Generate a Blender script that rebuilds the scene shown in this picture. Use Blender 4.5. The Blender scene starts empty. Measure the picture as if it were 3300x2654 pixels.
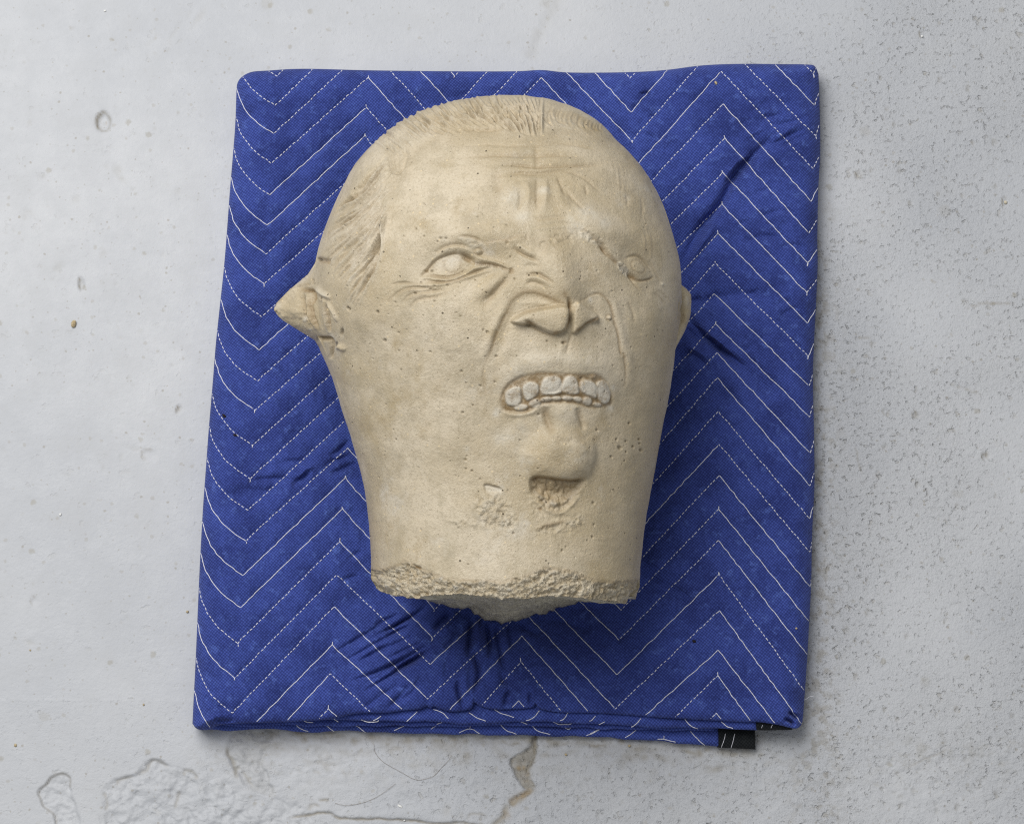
import bpy, math
import numpy as np

# ------------------------------------------------------------------ camera, world, lamps
MM = 0.001
D, TILT, KF = 2500.0, math.radians(13.0), 1024.0/3300.0     # mm, rad, mm per photo pixel at the target
TGT = np.array([0.0, 0.0, 45.0])
CAM = TGT + D*np.array([0.0, -math.sin(TILT), math.cos(TILT)])
FWD = np.array([0.0, math.sin(TILT), -math.cos(TILT)])
UP = np.array([0.0, math.cos(TILT), math.sin(TILT)])
sc = bpy.context.scene
COL = sc.collection
cd = bpy.data.cameras.new("camera"); cam = bpy.data.objects.new("camera", cd); COL.objects.link(cam)
cam.location = tuple(CAM*MM); cam.rotation_euler = (TILT, 0, 0)
cd.sensor_width = 36.0; cd.lens = 36.0*D/1024.0; cd.clip_start = 0.05; cd.clip_end = 100.0
sc.camera = cam
w = bpy.data.worlds.new("World"); sc.world = w; w.use_nodes = True
bg = w.node_tree.nodes["Background"]
bg.inputs[0].default_value = (0.95, 0.975, 1.0, 1); bg.inputs[1].default_value = 0.31
def area_lamp(name, loc, target, size, power, color):
    l = bpy.data.lights.new(name, 'AREA'); l.shape = 'SQUARE'; l.size = size; l.energy = power; l.color = color
    o = bpy.data.objects.new(name, l); COL.objects.link(o); o.location = loc
    import mathutils
    o.rotation_euler = (mathutils.Vector(target)-mathutils.Vector(loc)).to_track_quat('-Z', 'Y').to_euler()
    return o
area_lamp("softbox_key", (-1.05, 1.05, 2.9), (0, 0.03, 0.1), 2.1, 103, (1.0, 0.985, 0.955))
sc.view_settings.view_transform = 'Standard'; sc.view_settings.look = 'None'
sc.cycles.use_denoising = False; sc.cycles.pixel_filter_type = 'BLACKMAN_HARRIS'; sc.cycles.filter_width = 1.2
sc.view_settings.exposure = 0.0; sc.view_settings.gamma = 1.0

# ------------------------------------------------------------------ geometry helpers (mm; "F" = position in the photo's 3300 x 2654 frame)
def unproject(fx, fy, z):
    fx, fy, z = np.broadcast_arrays(np.asarray(fx, float), np.asarray(fy, float), np.asarray(z, float))
    dx = (fx-1650.0)*KF; dy = (1327.0-fy)*KF
    ry = UP[1]*dy + FWD[1]*D; rz = UP[2]*dy + FWD[2]*D
    t = (z-CAM[2])/rz
    return CAM[0]+t*dx, CAM[1]+t*ry
def project(P):
    d = P - CAM
    dep = d@FWD
    return 1650.0 + d[..., 0]/dep*D/KF, 1327.0 - (d@UP)/dep*D/KF
def hermite(xs, ys, q):
    xs = np.asarray(xs, float); ys = np.asarray(ys, float)
    h = np.diff(xs); dl = np.diff(ys)/h
    m = np.empty_like(ys); m[0] = dl[0]; m[-1] = dl[-1]
    m[1:-1] = (dl[:-1]*h[1:]+dl[1:]*h[:-1])/(h[1:]+h[:-1])
    q = np.clip(np.asarray(q, float), xs[0], xs[-1])
    i = np.clip(np.searchsorted(xs, q, side='right')-1, 0, len(xs)-2)
    t = (q-xs[i])/h[i]
    return ((2*t**3-3*t**2+1)*ys[i] + (t**3-2*t**2+t)*h[i]*m[i] + (-2*t**3+3*t**2)*ys[i+1] + (t**3-t**2)*h[i]*m[i+1])
def smooth_poly(pts, n=6, closed=False):
    p = np.asarray(pts, float)
    if len(p) < 3: return p
    if closed: q = np.vstack([p[-1], p, p[0], p[1]])
    else: q = np.vstack([2*p[0]-p[1], p, 2*p[-1]-p[-2]])
    out = []
    for i in range(1, len(q)-2):
        a, b, c, d = q[i-1], q[i], q[i+1], q[i+2]
        for t in np.arange(n)/n:
            out.append(0.5*((2*b)+(-a+c)*t+(2*a-5*b+4*c-d)*t*t+(-a+3*b-3*c+d)*t**3))
    if not closed: out.append(p[-1])
    return np.array(out)
def resample(pts, step):
    p = np.asarray(pts, float)
    s = np.r_[0, np.cumsum(np.hypot(*np.diff(p, axis=0).T))]
    n = max(2, int(s[-1]/step)+1)
    q = np.linspace(0, s[-1], n)
    return np.c_[np.interp(q, s, p[:, 0]), np.interp(q, s, p[:, 1])], q
_rng = np.random.default_rng(7)
_TAB = _rng.random((256, 256))
def vnoise(x, y):
    xi = np.floor(x).astype(int); yi = np.floor(y).astype(int)
    tx = x-xi; ty = y-yi
    tx = tx*tx*(3-2*tx); ty = ty*ty*(3-2*ty)
    a = _TAB[xi & 255, yi & 255]; b = _TAB[(xi+1) & 255, yi & 255]
    c = _TAB[xi & 255, (yi+1) & 255]; d = _TAB[(xi+1) & 255, (yi+1) & 255]
    return ((a*(1-tx)+b*tx)*(1-ty)+(c*(1-tx)+d*tx)*ty)*2-1
def fbm(x, y, octv=4, gain=0.5):
    r = 0; amp = 1; tot = 0
    for k in range(octv):
        r = r + amp*vnoise(x*2**k+17.3*k, y*2**k+5.7*k); tot += amp; amp *= gain
    return r/tot
def sstep(e0, e1, x):
    t = np.clip((x-e0)/(e1-e0), 0, 1); return t*t*(3-2*t)

class Relief:
    """sums ridges, steps, blobs and plateaus (mm) over points given in photo coordinates"""
    def __init__(s, fx, fy, mask=None):
        s.shape = fx.shape
        s.fx = fx.ravel(); s.fy = fy.ravel()
        s.ok = np.ones(s.fx.shape, bool) if mask is None else mask.ravel()
        s.d = np.zeros(s.fx.shape); s.attr = {}
    def get(s, n):
        return s.attr.setdefault(n, np.zeros(s.fx.shape))
    def pick(s, x0, x1, y0, y1):
        return np.nonzero(s.ok & (s.fx > x0) & (s.fx < x1) & (s.fy > y0) & (s.fy < y1))[0]
    def dist(s, p, pad):
        idx = s.pick(p[:, 0].min()-pad, p[:, 0].max()+pad, p[:, 1].min()-pad, p[:, 1].max()+pad)
        x, y = s.fx[idx], s.fy[idx]
        best = np.full(len(idx), 1e18); sd = np.zeros(len(idx)); tt = np.zeros(len(idx))
        L = np.r_[0, np.cumsum(np.hypot(*np.diff(p, axis=0).T))]
        for i in range(len(p)-1):
            a, b = p[i], p[i+1]; e = b-a; l2 = max(e@e, 1e-9)
            t = np.clip(((x-a[0])*e[0]+(y-a[1])*e[1])/l2, 0, 1)
            dx = x-a[0]-t*e[0]; dy = y-a[1]-t*e[1]; dd = dx*dx+dy*dy
            m = dd < best
            best[m] = dd[m]; sd[m] = np.sign(e[0]*dy-e[1]*dx)[m]
            tt[m] = ((L[i]+t*math.sqrt(l2))/max(L[-1], 1e-9))[m]
        return idx, np.sqrt(best), sd, tt
    def ridge(s, pts, w, h, attr=None, av=1.0, aw=1.3, taper=0.25, n=5, sharp=2.0):
        p = smooth_poly(pts, n)
        idx, d, _, t = s.dist(p, 3.2*w*max(1, aw if attr else 1))
        tp = np.ones_like(t) if not taper else np.clip(np.minimum(t, 1-t)/taper, 0, 1)**0.7
        s.d[idx] += h*np.exp(-(d/w)**sharp)*tp
        if attr:
            a = s.get(attr); a[idx] = np.maximum(a[idx], av*np.exp(-(d/(w*aw))**2)*tp)
    def step(s, pts, w, h, fall, attr=None, av=0.7, n=5, taper=0.2, aw=1.6):
        """raises the side to the RIGHT of the direction of travel (in picture terms) by h, fading over fall"""
        p = smooth_poly(pts, n)
        idx, d, sg, t = s.dist(p, 3*fall)
        sd = d*sg
        tp = np.clip(np.minimum(t, 1-t)/taper, 0, 1)**0.8 if taper else 1.0
        prof = 0.5*(1+np.tanh(sd/w))*np.exp(-(np.maximum(sd, 0)/fall)**2)
        s.d[idx] += h*prof*tp
        if attr:
            a = s.get(attr); a[idx] = np.maximum(a[idx], av*np.exp(-((sd+w*0.5)/(w*aw))**2)*tp)
    def blob(s, cx, cy, rx, ry, ang, h, p=1.0, attr=None, av=1.0):
        R = 2.6*max(rx, ry)
        idx = s.pick(cx-R, cx+R, cy-R, cy+R)
        c, n = math.cos(math.radians(ang)), math.sin(math.radians(ang))
        dx, dy = s.fx[idx]-cx, s.fy[idx]-cy
        u = (dx*c+dy*n)/rx; v = (-dx*n+dy*c)/ry
        g = np.exp(-(u*u+v*v)**p)
        s.d[idx] += h*g
        if attr:
            a = s.get(attr); a[idx] = np.maximum(a[idx], av*g)
    def inside(s, poly, pad=0):
        p = np.asarray(poly, float)
        q = np.vstack([p, p[:1]])
        idx, d, _, _ = s.dist(q, pad+1)
        x, y = s.fx[idx], s.fy[idx]
        ins = np.zeros(len(idx), bool)
        for i in range(len(p)):
            a, b = q[i], q[i+1]
            c = ((a[1] > y) != (b[1] > y)) & (x < (b[0]-a[0])*(y-a[1])/(b[1]-a[1]+1e-12)+a[0])
            ins ^= c
        return idx, np.where(ins, d, -d)
    def plateau(s, poly, edge, h, n=4, attr=None, av=1.0, dome=0.0, rough=0.0, rs=0.1):
        p = smooth_poly(poly, n, True) if n else np.asarray(poly, float)
        idx, sd = s.inside(p, edge*1.5)
        m = sstep(-edge, edge, sd)
        s.d[idx] += h*m
        if dome:
            mx = max(sd.max(), 1e-6)
            s.d[idx] += dome*np.sqrt(np.clip(1-(1-np.clip(sd/mx, 0, 1))**2, 0, 1))
        if rough:
            s.d[idx] += rough*m*fbm(s.fx[idx]*rs, s.fy[idx]*rs, 4, 0.6)
        if attr:
            a = s.get(attr); a[idx] = np.maximum(a[idx], av*m)
    def get_d(s): return s.d.reshape(s.shape)

def make_mesh(name, V, F, mats, parent=None, attrs=None, smooth=True, normals=None):
    V = np.asarray(V, float)
    F = np.asarray(F)
    me = bpy.data.meshes.new(name)
    me.vertices.add(len(V)); me.vertices.foreach_set('co', (V*MM).astype(np.float32).ravel())
    k = F.shape[1]
    me.loops.add(F.size); me.loops.foreach_set('vertex_index', F.astype(np.int32).ravel())
    me.polygons.add(len(F)); me.polygons.foreach_set('loop_start', np.arange(0, F.size, k, dtype=np.int32))
    me.update(calc_edges=True)
    me.polygons.foreach_set('use_smooth', np.full(len(F), smooth, bool))
    for an, av in (attrs or {}).items():
        a = me.attributes.new(an, 'FLOAT', 'POINT'); a.data.foreach_set('value', np.asarray(av, np.float32).ravel())
    if normals is not None:
        me.normals_split_custom_set_from_vertices(normals.tolist())
    me.materials.append(mats)
    o = bpy.data.objects.new(name, me); COL.objects.link(o)
    if parent is not None: o.parent = parent
    return o
def grid_faces(nr, nc, wrap=False):
    r = np.arange(nr-1)[:, None]; c = np.arange(nc if wrap else nc-1)[None, :]
    c2 = (c+1) % nc
    return np.stack([r*nc+c, (r+1)*nc+c, (r+1)*nc+c2, r*nc+c2], -1).reshape(-1, 4)
def empty(name, label, cat, group=None):
    o = bpy.data.objects.new(name, None); COL.objects.link(o); tag(o, label, cat, group); return o
def tag(o, label=None, cat=None, group=None, kind=None):
    if label: o['label'] = label
    if cat: o['category'] = cat
    if group: o['group'] = group
    if kind: o['kind'] = kind
    return o
def tube(P, r, sides=5):
    """P (n,3) mm -> verts, quads; r scalar or per point"""
    P = np.asarray(P, float); n = len(P); r = np.broadcast_to(np.asarray(r, float), (n,))
    T = np.gradient(P, axis=0); T /= np.linalg.norm(T, axis=1, keepdims=True)+1e-9
    B = np.cross(T, [0.02, 0.03, 1.0]); B /= np.linalg.norm(B, axis=1, keepdims=True)+1e-9
    N = np.cross(B, T)
    a = np.arange(sides)/sides*2*np.pi
    V = P[:, None]+r[:, None, None]*(np.cos(a)[None, :, None]*B[:, None]+np.sin(a)[None, :, None]*N[:, None])
    return V.reshape(-1, 3), grid_faces(n, sides, True)[:, ::-1]
def join(parts):
    Vs, Fs, o = [], [], 0
    for V, F in parts:
        Vs.append(V); Fs.append(F+o); o += len(V)
    return np.vstack(Vs), np.vstack(Fs)

# ------------------------------------------------------------------ materials
class NT:
    def __init__(s, name):
        s.m = bpy.data.materials.new(name); s.m.use_nodes = True
        s.t = s.m.node_tree; s.b = s.t.nodes['Principled BSDF']
        s.co = s.t.nodes.new('ShaderNodeTexCoord').outputs['Object']
    def node(s, typ, **kw):
        n = s.t.nodes.new(typ)
        for k, v in kw.items(): setattr(n, k, v)
        return n
    def put(s, sock, v):
        if isinstance(v, bpy.types.NodeSocket): s.t.links.new(v, sock)
        elif isinstance(v, tuple) and len(v) == 3: sock.default_value = (*v, 1.0)
        else: sock.default_value = v
    def noise(s, scale, detail=4, rough=0.55, co=None, dist=0.0):
        n = s.node('ShaderNodeTexNoise'); s.t.links.new(co or s.co, n.inputs['Vector'])
        n.inputs['Scale'].default_value = scale; n.inputs['Detail'].default_value = detail
        n.inputs['Roughness'].default_value = rough; n.inputs['Distortion'].default_value = dist
        return n.outputs[0]
    def voronoi(s, scale, feature='F1', rand=1.0, co=None):
        n = s.node('ShaderNodeTexVoronoi', feature=feature); s.t.links.new(co or s.co, n.inputs['Vector'])
        n.inputs['Scale'].default_value = scale; n.inputs['Randomness'].default_value = rand
        return n
    def ramp(s, v, a, b, lo=0.0, hi=1.0):
        n = s.node('ShaderNodeMapRange', interpolation_type='SMOOTHSTEP')
        s.put(n.inputs[0], v); n.inputs[1].default_value = a; n.inputs[2].default_value = b
        n.inputs[3].default_value = lo; n.inputs[4].default_value = hi
        return n.outputs[0]
    def math(s, op, a, b=None, clamp=False):
        n = s.node('ShaderNodeMath', operation=op, use_clamp=clamp); s.put(n.inputs[0], a)
        if b is not None: s.put(n.inputs[1], b)
        return n.outputs[0]
    def mix(s, f, a, b, blend='MIX'):
        n = s.node('ShaderNodeMix', data_type='RGBA', blend_type=blend); s.put(n.inputs[0], f)
        s.put(n.inputs[6], a); s.put(n.inputs[7], b); return n.outputs[2]
    def attr(s, name):
        return s.node('ShaderNodeAttribute', attribute_name=name).outputs['Fac']
    def bump(s, h, dist, strength=1.0, prev=None):
        n = s.node('ShaderNodeBump'); s.put(n.inputs['Height'], h)
        n.inputs['Distance'].default_value = dist; n.inputs['Strength'].default_value = strength
        if prev is not None: s.t.links.new(prev, n.inputs['Normal'])
        return n.outputs[0]
    def scaled(s, sx, sy, sz, rot=0.0):
        n = s.node('ShaderNodeMapping'); s.t.links.new(s.co, n.inputs[0])
        n.inputs['Scale'].default_value = (sx, sy, sz); n.inputs['Rotation'].default_value = (0, 0, rot)
        return n.outputs[0]
    def done(s, color, rough=0.8, spec=0.3, normal=None, sheen=0.0):
        s.put(s.b.inputs['Base Color'], color); s.put(s.b.inputs['Roughness'], rough)
        s.put(s.b.inputs['Specular IOR Level'], spec)
        if normal is not None: s.t.links.new(normal, s.b.inputs['Normal'])
        if sheen: s.b.inputs['Sheen Weight'].default_value = sheen
        return s.m

def stone_material():
    t = NT('cast_stone')
    big = t.noise(7, 4, 0.6); mid = t.noise(38, 5, 0.6); fine = t.noise(420, 3, 0.7); grain = t.noise(1100, 2, 0.6)
    c = t.mix(t.ramp(big, 0.38, 0.64), (0.475, 0.387, 0.248), (0.615, 0.53, 0.395))
    c = t.mix(t.ramp(t.noise(5.5, 5, 0.65), 0.50, 0.64, 0, 0.65), c, (0.415, 0.33, 0.19))
    c = t.mix(t.ramp(t.noise(11, 6, 0.75), 0.53, 0.68, 0, 0.5), c, (0.37, 0.28, 0.15))
    c = t.mix(t.ramp(mid, 0.45, 0.7, 0, 0.6), c, (0.40, 0.335, 0.225))
    c = t.mix(t.ramp(t.noise(16, 5, 0.7), 0.56, 0.72, 0, 0.55), c, (0.64, 0.595, 0.51))
    c = t.mix(t.ramp(fine, 0.47, 0.68, 0, 0.45), c, (0.33, 0.27, 0.175))
    c = t.mix(t.ramp(grain, 0.56, 0.70, 0, 0.55), c, (0.72, 0.66, 0.53))
    streak = t.noise(60, 4, 0.6, co=t.scaled(1, 0.16, 0.5, math.radians(12)))
    c = t.mix(t.ramp(streak, 0.52, 0.72, 0, 0.4), c, (0.37, 0.31, 0.20))
    fr = t.attr('fresh')
    chips = t.noise(150, 4, 0.7)
    c = t.mix(t.math('MULTIPLY', fr, 0.8), c, t.mix(t.ramp(chips, 0.35, 0.65), (0.46, 0.37, 0.235), (0.66, 0.59, 0.46)))
    gc = t.attr('core')
    c = t.mix(gc, c, t.mix(t.ramp(chips, 0.35, 0.65), (0.43, 0.39, 0.295), (0.62, 0.575, 0.465)))
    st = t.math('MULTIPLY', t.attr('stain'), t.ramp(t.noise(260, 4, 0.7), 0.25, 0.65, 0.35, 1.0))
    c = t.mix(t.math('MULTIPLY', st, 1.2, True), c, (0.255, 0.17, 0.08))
    pl = t.math('MULTIPLY', t.attr('pale'), t.ramp(t.noise(120, 4, 0.7), 0.3, 0.6, 0.2, 1.0))
    c = t.mix(t.math('MULTIPLY', pl, 0.8, True), c, (0.70, 0.66, 0.57))
    # small dark air holes
    v = t.voronoi(130); hole = t.ramp(v.outputs['Distance'], 0.09, 0.13, 1.0, 0.0)
    rnd = t.node('ShaderNodeSeparateColor'); t.t.links.new(v.outputs['Color'], rnd.inputs[0])
    hole = t.math('MULTIPLY', hole, t.ramp(rnd.outputs[0], 0.86, 0.9))
    hole = t.math('MAXIMUM', hole, t.attr('pit'))
    c = t.mix(t.math('MULTIPLY', hole, 0.85), c, (0.07, 0.045, 0.02))
    v3 = t.voronoi(270); h3 = t.ramp(v3.outputs['Distance'], 0.10, 0.16, 1.0, 0.0)
    r3 = t.node('ShaderNodeSeparateColor'); t.t.links.new(v3.outputs['Color'], r3.inputs[0])
    c = t.mix(t.math('MULTIPLY', t.math('MULTIPLY', h3, t.ramp(r3.outputs[0], 0.80, 0.84)), 0.7), c, (0.12, 0.08, 0.04))
    # tan and white grains of sand
    v2 = t.voronoi(170); gr = t.ramp(v2.outputs['Distance'], 0.12, 0.2, 1.0, 0.0)
    r2 = t.node('ShaderNodeSeparateColor'); t.t.links.new(v2.outputs['Color'], r2.inputs[0])
    c = t.mix(t.math('MULTIPLY', gr, t.ramp(r2.outputs[0], 0.80, 0.84, 0, 0.7)), c, (0.72, 0.58, 0.36))
    hgt = t.math('ADD', t.math('MULTIPLY', fine, 0.5), t.math('MULTIPLY', grain, 0.35))
    hgt = t.math('ADD', hgt, t.math('MULTIPLY', mid, 0.9))
    hgt = t.math('SUBTRACT', hgt, t.math('MULTIPLY', hole, 0.8))
    n = t.bump(hgt, 0.0013, 0.9)
    n = t.bump(t.math('MULTIPLY', chips, t.math('MAXIMUM', fr, gc)), 0.006, 0.9, n)
    return t.done(c, 0.44, 0.5, n)
def cloth_material(name, base, dark, light):
    t = NT(name)
    big = t.noise(24, 4, 0.6); mid = t.noise(95, 4, 0.65)
    c = t.mix(t.ramp(big, 0.38, 0.66), base, dark)
    c = t.mix(t.ramp(mid, 0.52, 0.78, 0, 0.8), c, light)
    c = t.mix(t.ramp(t.noise(60, 3, 0.6), 0.55, 0.75, 0, 0.55), c, dark)
    # embossed dots of the nonwoven cover
    dots = t.voronoi(430, rand=0.15, co=t.scaled(1, 1, 0.02, math.radians(40)))
    dd = t.ramp(dots.outputs['Distance'], 0.15, 0.5, 1.0, 0.0)
    c = t.mix(t.math('MULTIPLY', dd, 0.42), c, light)
    gap = t.ramp(dots.outputs['Distance'], 0.40, 0.64, 0.0, 0.62)
    c = t.mix(gap, c, tuple(0.45*x for x in dark))
    fuzz = t.noise(900, 3, 0.7)
    n = t.bump(t.math('ADD', t.math('MULTIPLY', dd, -0.4), fuzz), 0.0006, 0.6)
    n = t.bump(mid, 0.0022, 0.5, n)
    return t.done(c, 0.92, 0.12, n, 0.06)
def thread_material():
    t = NT('white_thread')
    return t.done(t.mix(t.ramp(t.noise(900, 2), 0.3, 0.7), (0.62, 0.62, 0.70), (0.86, 0.86, 0.90)), 0.6, 0.3)
def floor_material():
    t = NT('painted_concrete')
    rg = t.attr('rough')
    big = t.noise(3.2, 4, 0.6); mid = t.noise(26, 5, 0.65)
    c = t.mix(t.ramp(big, 0.35, 0.65), (0.475, 0.491, 0.522), (0.530, 0.543, 0.568))
    c = t.mix(t.ramp(mid, 0.5, 0.75, 0, 0.35), c, (0.49, 0.50, 0.515))
    por = t.noise(185, 3, 0.55); den = t.ramp(t.noise(38, 4, 0.6), 0.38, 0.62, 0.35, 1.0)
    pm = t.math('MULTIPLY', t.math('MULTIPLY', t.ramp(por, 0.565, 0.70), den), rg)
    c = t.mix(t.math('MULTIPLY', t.math('MULTIPLY', pm, t.ramp(t.noise(700, 3, 0.7), 0.3, 0.6, 0.4, 1.0)), 0.36), c, (0.36, 0.345, 0.315))
    por2 = t.noise(70, 3, 0.6)
    pm2 = t.math('MULTIPLY', t.ramp(por2, 0.62, 0.72), t.math('ADD', t.math('MULTIPLY', rg, 0.7), 0.16))
    c = t.mix(t.math('MULTIPLY', pm2, 0.55), c, (0.37, 0.35, 0.31))
    # scattered specks
    for scale, th, amt, col in ((48, 0.80, 0.5, (0.33, 0.31, 0.26)), (110, 0.84, 0.55, (0.30, 0.275, 0.23)), (24, 0.86, 0.3, (0.38, 0.37, 0.34)), (75, 0.70, 0.4, (0.36, 0.34, 0.30)), (160, 0.72, 0.45, (0.33, 0.31, 0.27))):
        wob = t.node('ShaderNodeVectorMath', operation='ADD'); nz = t.node('ShaderNodeTexNoise'); t.t.links.new(t.co, nz.inputs[0]); nz.inputs['Scale'].default_value = scale*4
        sc_ = t.node('ShaderNodeVectorMath', operation='SCALE'); t.t.links.new(nz.outputs['Color'], sc_.inputs[0]); sc_.inputs['Scale'].default_value = 0.25/scale
        t.t.links.new(t.co, wob.inputs[0]); t.t.links.new(sc_.outputs[0], wob.inputs[1])
        v = t.voronoi(scale, co=wob.outputs[0]); r = t.node('ShaderNodeSeparateColor'); t.t.links.new(v.outputs['Color'], r.inputs[0])
        sp = t.math('MULTIPLY', t.ramp(v.outputs['Distance'], 0.09, 0.2, 1.0, 0.0), t.ramp(r.outputs[0], th, th+0.04))
        c = t.mix(t.math('MULTIPLY', sp, amt), c, col)
    st = t.math('MULTIPLY', t.attr('stain'), t.ramp(t.noise(90, 4, 0.7), 0.25, 0.6, 0.45, 1.0))
    c = t.mix(t.math('MULTIPLY', st, 0.9, True), c, (0.25, 0.215, 0.15))
    sm = t.math('MULTIPLY', t.attr('smear'), t.ramp(t.noise(40, 4, 0.7), 0.3, 0.6, 0.5, 1.0))
    c = t.mix(t.math('MULTIPLY', sm, 0.6, True), c, (0.40, 0.395, 0.38))
    rust = t.math('MULTIPLY', t.attr('rust'), t.ramp(t.noise(120, 4, 0.7), 0.3, 0.6, 0.3, 1.0))
    c = t.mix(t.math('MULTIPLY', rust, 0.9, True), c, (0.33, 0.245, 0.14))
    h = t.math('ADD', t.math('MULTIPLY', t.noise(240, 4, 0.65), 0.35), t.math('MULTIPLY', t.noise(70, 4, 0.6), 0.5))
    n = t.bump(h, 0.0012, 0.55)
    n = t.bump(t.math('MULTIPLY', t.noise(150, 6, 0.72), t.math('ADD', rg, 0.12)), 0.0030, 0.7, n)
    n = t.bump(t.math('MULTIPLY', t.noise(420, 4, 0.7), rg), 0.0014, 0.7, n)
    n = t.bump(t.math('SUBTRACT', 0.0, t.math('ADD', pm, pm2)), 0.0016, 0.8, n)
    return t.done(c, t.ramp(mid, 0.3, 0.7, 0.42, 0.62), 0.35, n)
def plain_material(name, c1, c2, scale=400, rough=0.8):
    t = NT(name)
    nz = t.noise(scale, 3)
    return t.done(t.mix(t.ramp(nz, 0.35, 0.65), c1, c2), rough, 0.25, t.bump(nz, 0.0004, 0.5))
STONE = stone_material()
BLUE = cloth_material('blue_quilt_cloth', (0.047, 0.074, 0.315), (0.028, 0.043, 0.198), (0.100, 0.162, 0.515))
BLACK = cloth_material('black_binding_cloth', (0.012, 0.014, 0.016), (0.008, 0.010, 0.012), (0.03, 0.033, 0.035))
THREAD = thread_material()
FLOOR = floor_material()

# ------------------------------------------------------------------ floor
def build_floor():
    def axis(lo, hi, fine):
        core = np.concatenate(fine)
        g = np.cumsum(4*1.35**np.arange(24)); g = g[g < 6000]
        return np.r_[core[0]-g[::-1], core, core[-1]+g]
    X = axis(-6000, 6000, [np.arange(-560, 560, 1.5)])
    yb = unproject(1650, 2265, 0)[1].item(); y0 = unproject(1650, 2700, 0)[1].item(); y1 = unproject(1650, -60, 0)[1].item()
    Y = axis(0, 0, [np.arange(y0, yb, 1.15), np.arange(yb, y1, 2.6)])
    GX, GY = np.meshgrid(X, Y)
    P = np.stack([GX, GY, np.zeros_like(GX)], -1)
    fx, fy = project(P)
    near = (np.abs(GX) < 800) & (np.abs(GY) < 800)
    R = Relief(fx+7*fbm(fx*0.035, fy*0.035, 4, 0.6), fy+7*fbm(fx*0.035+40, fy*0.035+9, 4, 0.6), near)
    for a in ('stain', 'smear', 'rust'): R.get(a)
    x, y = R.fx, R.fy
    # worn, porous paint: strong right of the blanket, faint on the left
    rough = 0.10+0.22*sstep(300, 1300, y)*0+0.9*sstep(1500, 2750, x+0.35*(y-600)*(x > 1500)+120*fbm(x*0.004, y*0.004))
    rough = np.where(y > 2250, np.maximum(rough, 0.25+0.55*sstep(550, 1900, x)), rough)
    rough *= 0.75+0.5*fbm(x*0.003+9, y*0.003, 3)
    rough = np.clip(rough, 0.08, 1)
    edge = sstep(2900, 2600, x)*sstep(2500, 2650, x)*sstep(500, 900, y)
    rough = np.clip(rough+0.55*edge, 0, 1.25)
    st0 = R.get('stain'); st0[:] = np.clip(fbm(x*0.05, y*0.05, 4, 0.65)*2.2-0.1, 0, 0.55)*edge*sstep(2760, 2640, x)
    low = sstep(2330, 2420, y)*sstep(560, 760, x+0.6*(y-2400))
    R.d += low*1.3*fbm(x*0.022+5, y*0.026, 5, 0.6)
    d0 = np.maximum(0, fbm(x*0.03+1, y*0.035+7, 5, 0.65))*low*sstep(2600, 2380, y); a0 = R.get('smear'); a0[:] = np.maximum(a0, np.clip(d0*2.4, 0, 1))
    R.d += 0.30*fbm(x*0.03, y*0.03, 4)*rough + 0.5*fbm(x*0.002, y*0.002, 2)
    big = dict(n=3)
    # flaked paint patch by the lower left corner
    flake = [(122,2543),(148,2526),(165,2504),(191,2493),(222,2502),(224,2543),(237,2574),(248,2613),(254,2665),(183,2660),(172,2622),(143,2600),(135,2578),(124,2556)]
    R.plateau(flake, 2.5, -2.4, n=4, rough=1.8, rs=0.05)
    R.ridge(flake[:6], 3.0, -0.5, 'stain', 0.55, 1.2, 0.05)
    R.ridge(flake[9:]+[flake[0]], 3.0, -0.5, 'stain', 0.45, 1.2, 0.05)
    R.plateau([(330,2548),(378,2509),(435,2496),(487,2448),(548,2465),(626,2491),(635,2543),(610,2600),(620,2665),(345,2665),(335,2600)], 7, -1.6, rough=3.8, rs=0.025)
    for p in ([(435,2496),(470,2480),(487,2448),(515,2452),(548,2470)], [(592,2490),(600,2478),(628,2488),(634,2515)], [(378,2530),(385,2512),(415,2504),(430,2500)],
              [(333,2550),(345,2590),(342,2610)], [(578,2545),(570,2580),(565,2605)]):
        R.ridge(p, 4, -0.9, 'stain', 0.45, 1.3, 0.15)
    R.plateau([(590,2520),(700,2500),(800,2560),(960,2590),(1000,2665),(560,2665),(575,2590)], 14, -0.5, rough=3.4, rs=0.03)
    # worn hollow in front of the blanket's left corner
    R.plateau([(738,2380),(760,2350),(860,2340),(880,2390),(850,2430),(860,2500),(880,2545),(860,2560),(800,2540),(770,2500),(748,2470),(735,2430)], 6, -1.8, rough=4.0, rs=0.035, attr='smear', av=0.55)
    R.ridge([(735,2400),(733,2425),(748,2447),(756,2480),(762,2510)], 5, -0.9, 'stain', 0.7, 1.2, 0.15)
    R.ridge([(775,2480),(790,2500),(815,2535)], 3, -0.6, 'stain', 0.5, 1.2)
    R.ridge([(850,2480),(862,2500),(866,2530),(872,2560)], 5, -0.6, 'smear', 0.8, 1.4)
    R.blob(876, 2547, 10, 20, 0, -0.7, 1.5, 'smear', 0.9)
    # dirt strip swept up against the blanket's front
    xs = np.arange(830, 2400, 26)
    rg = np.random.default_rng(3)
    for xx in xs:
        yy = np.interp(xx, [700, 1272, 1700, 1900, 2306, 2433], [2353, 2363, 2368, 2374, 2407, 2413])
        for _k in range(2): R.blob(xx+rg.uniform(-12, 12), yy+rg.uniform(2, 26 if _k else 70), rg.uniform(12, 36), rg.uniform(6, 18), rg.uniform(-15, 25), -0.5, 1, 'stain', rg.uniform(0.3, 0.95)*(1 if _k else 0.6))
    for k in range(26):
        R.blob(rg.uniform(1010, 1160), rg.uniform(2380, 2500), rg.uniform(5, 18), rg.uniform(4, 9), rg.uniform(0, 180), rg.uniform(-1.0, 0.4), 1, 'stain', rg.uniform(0.1, 0.45))
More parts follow.
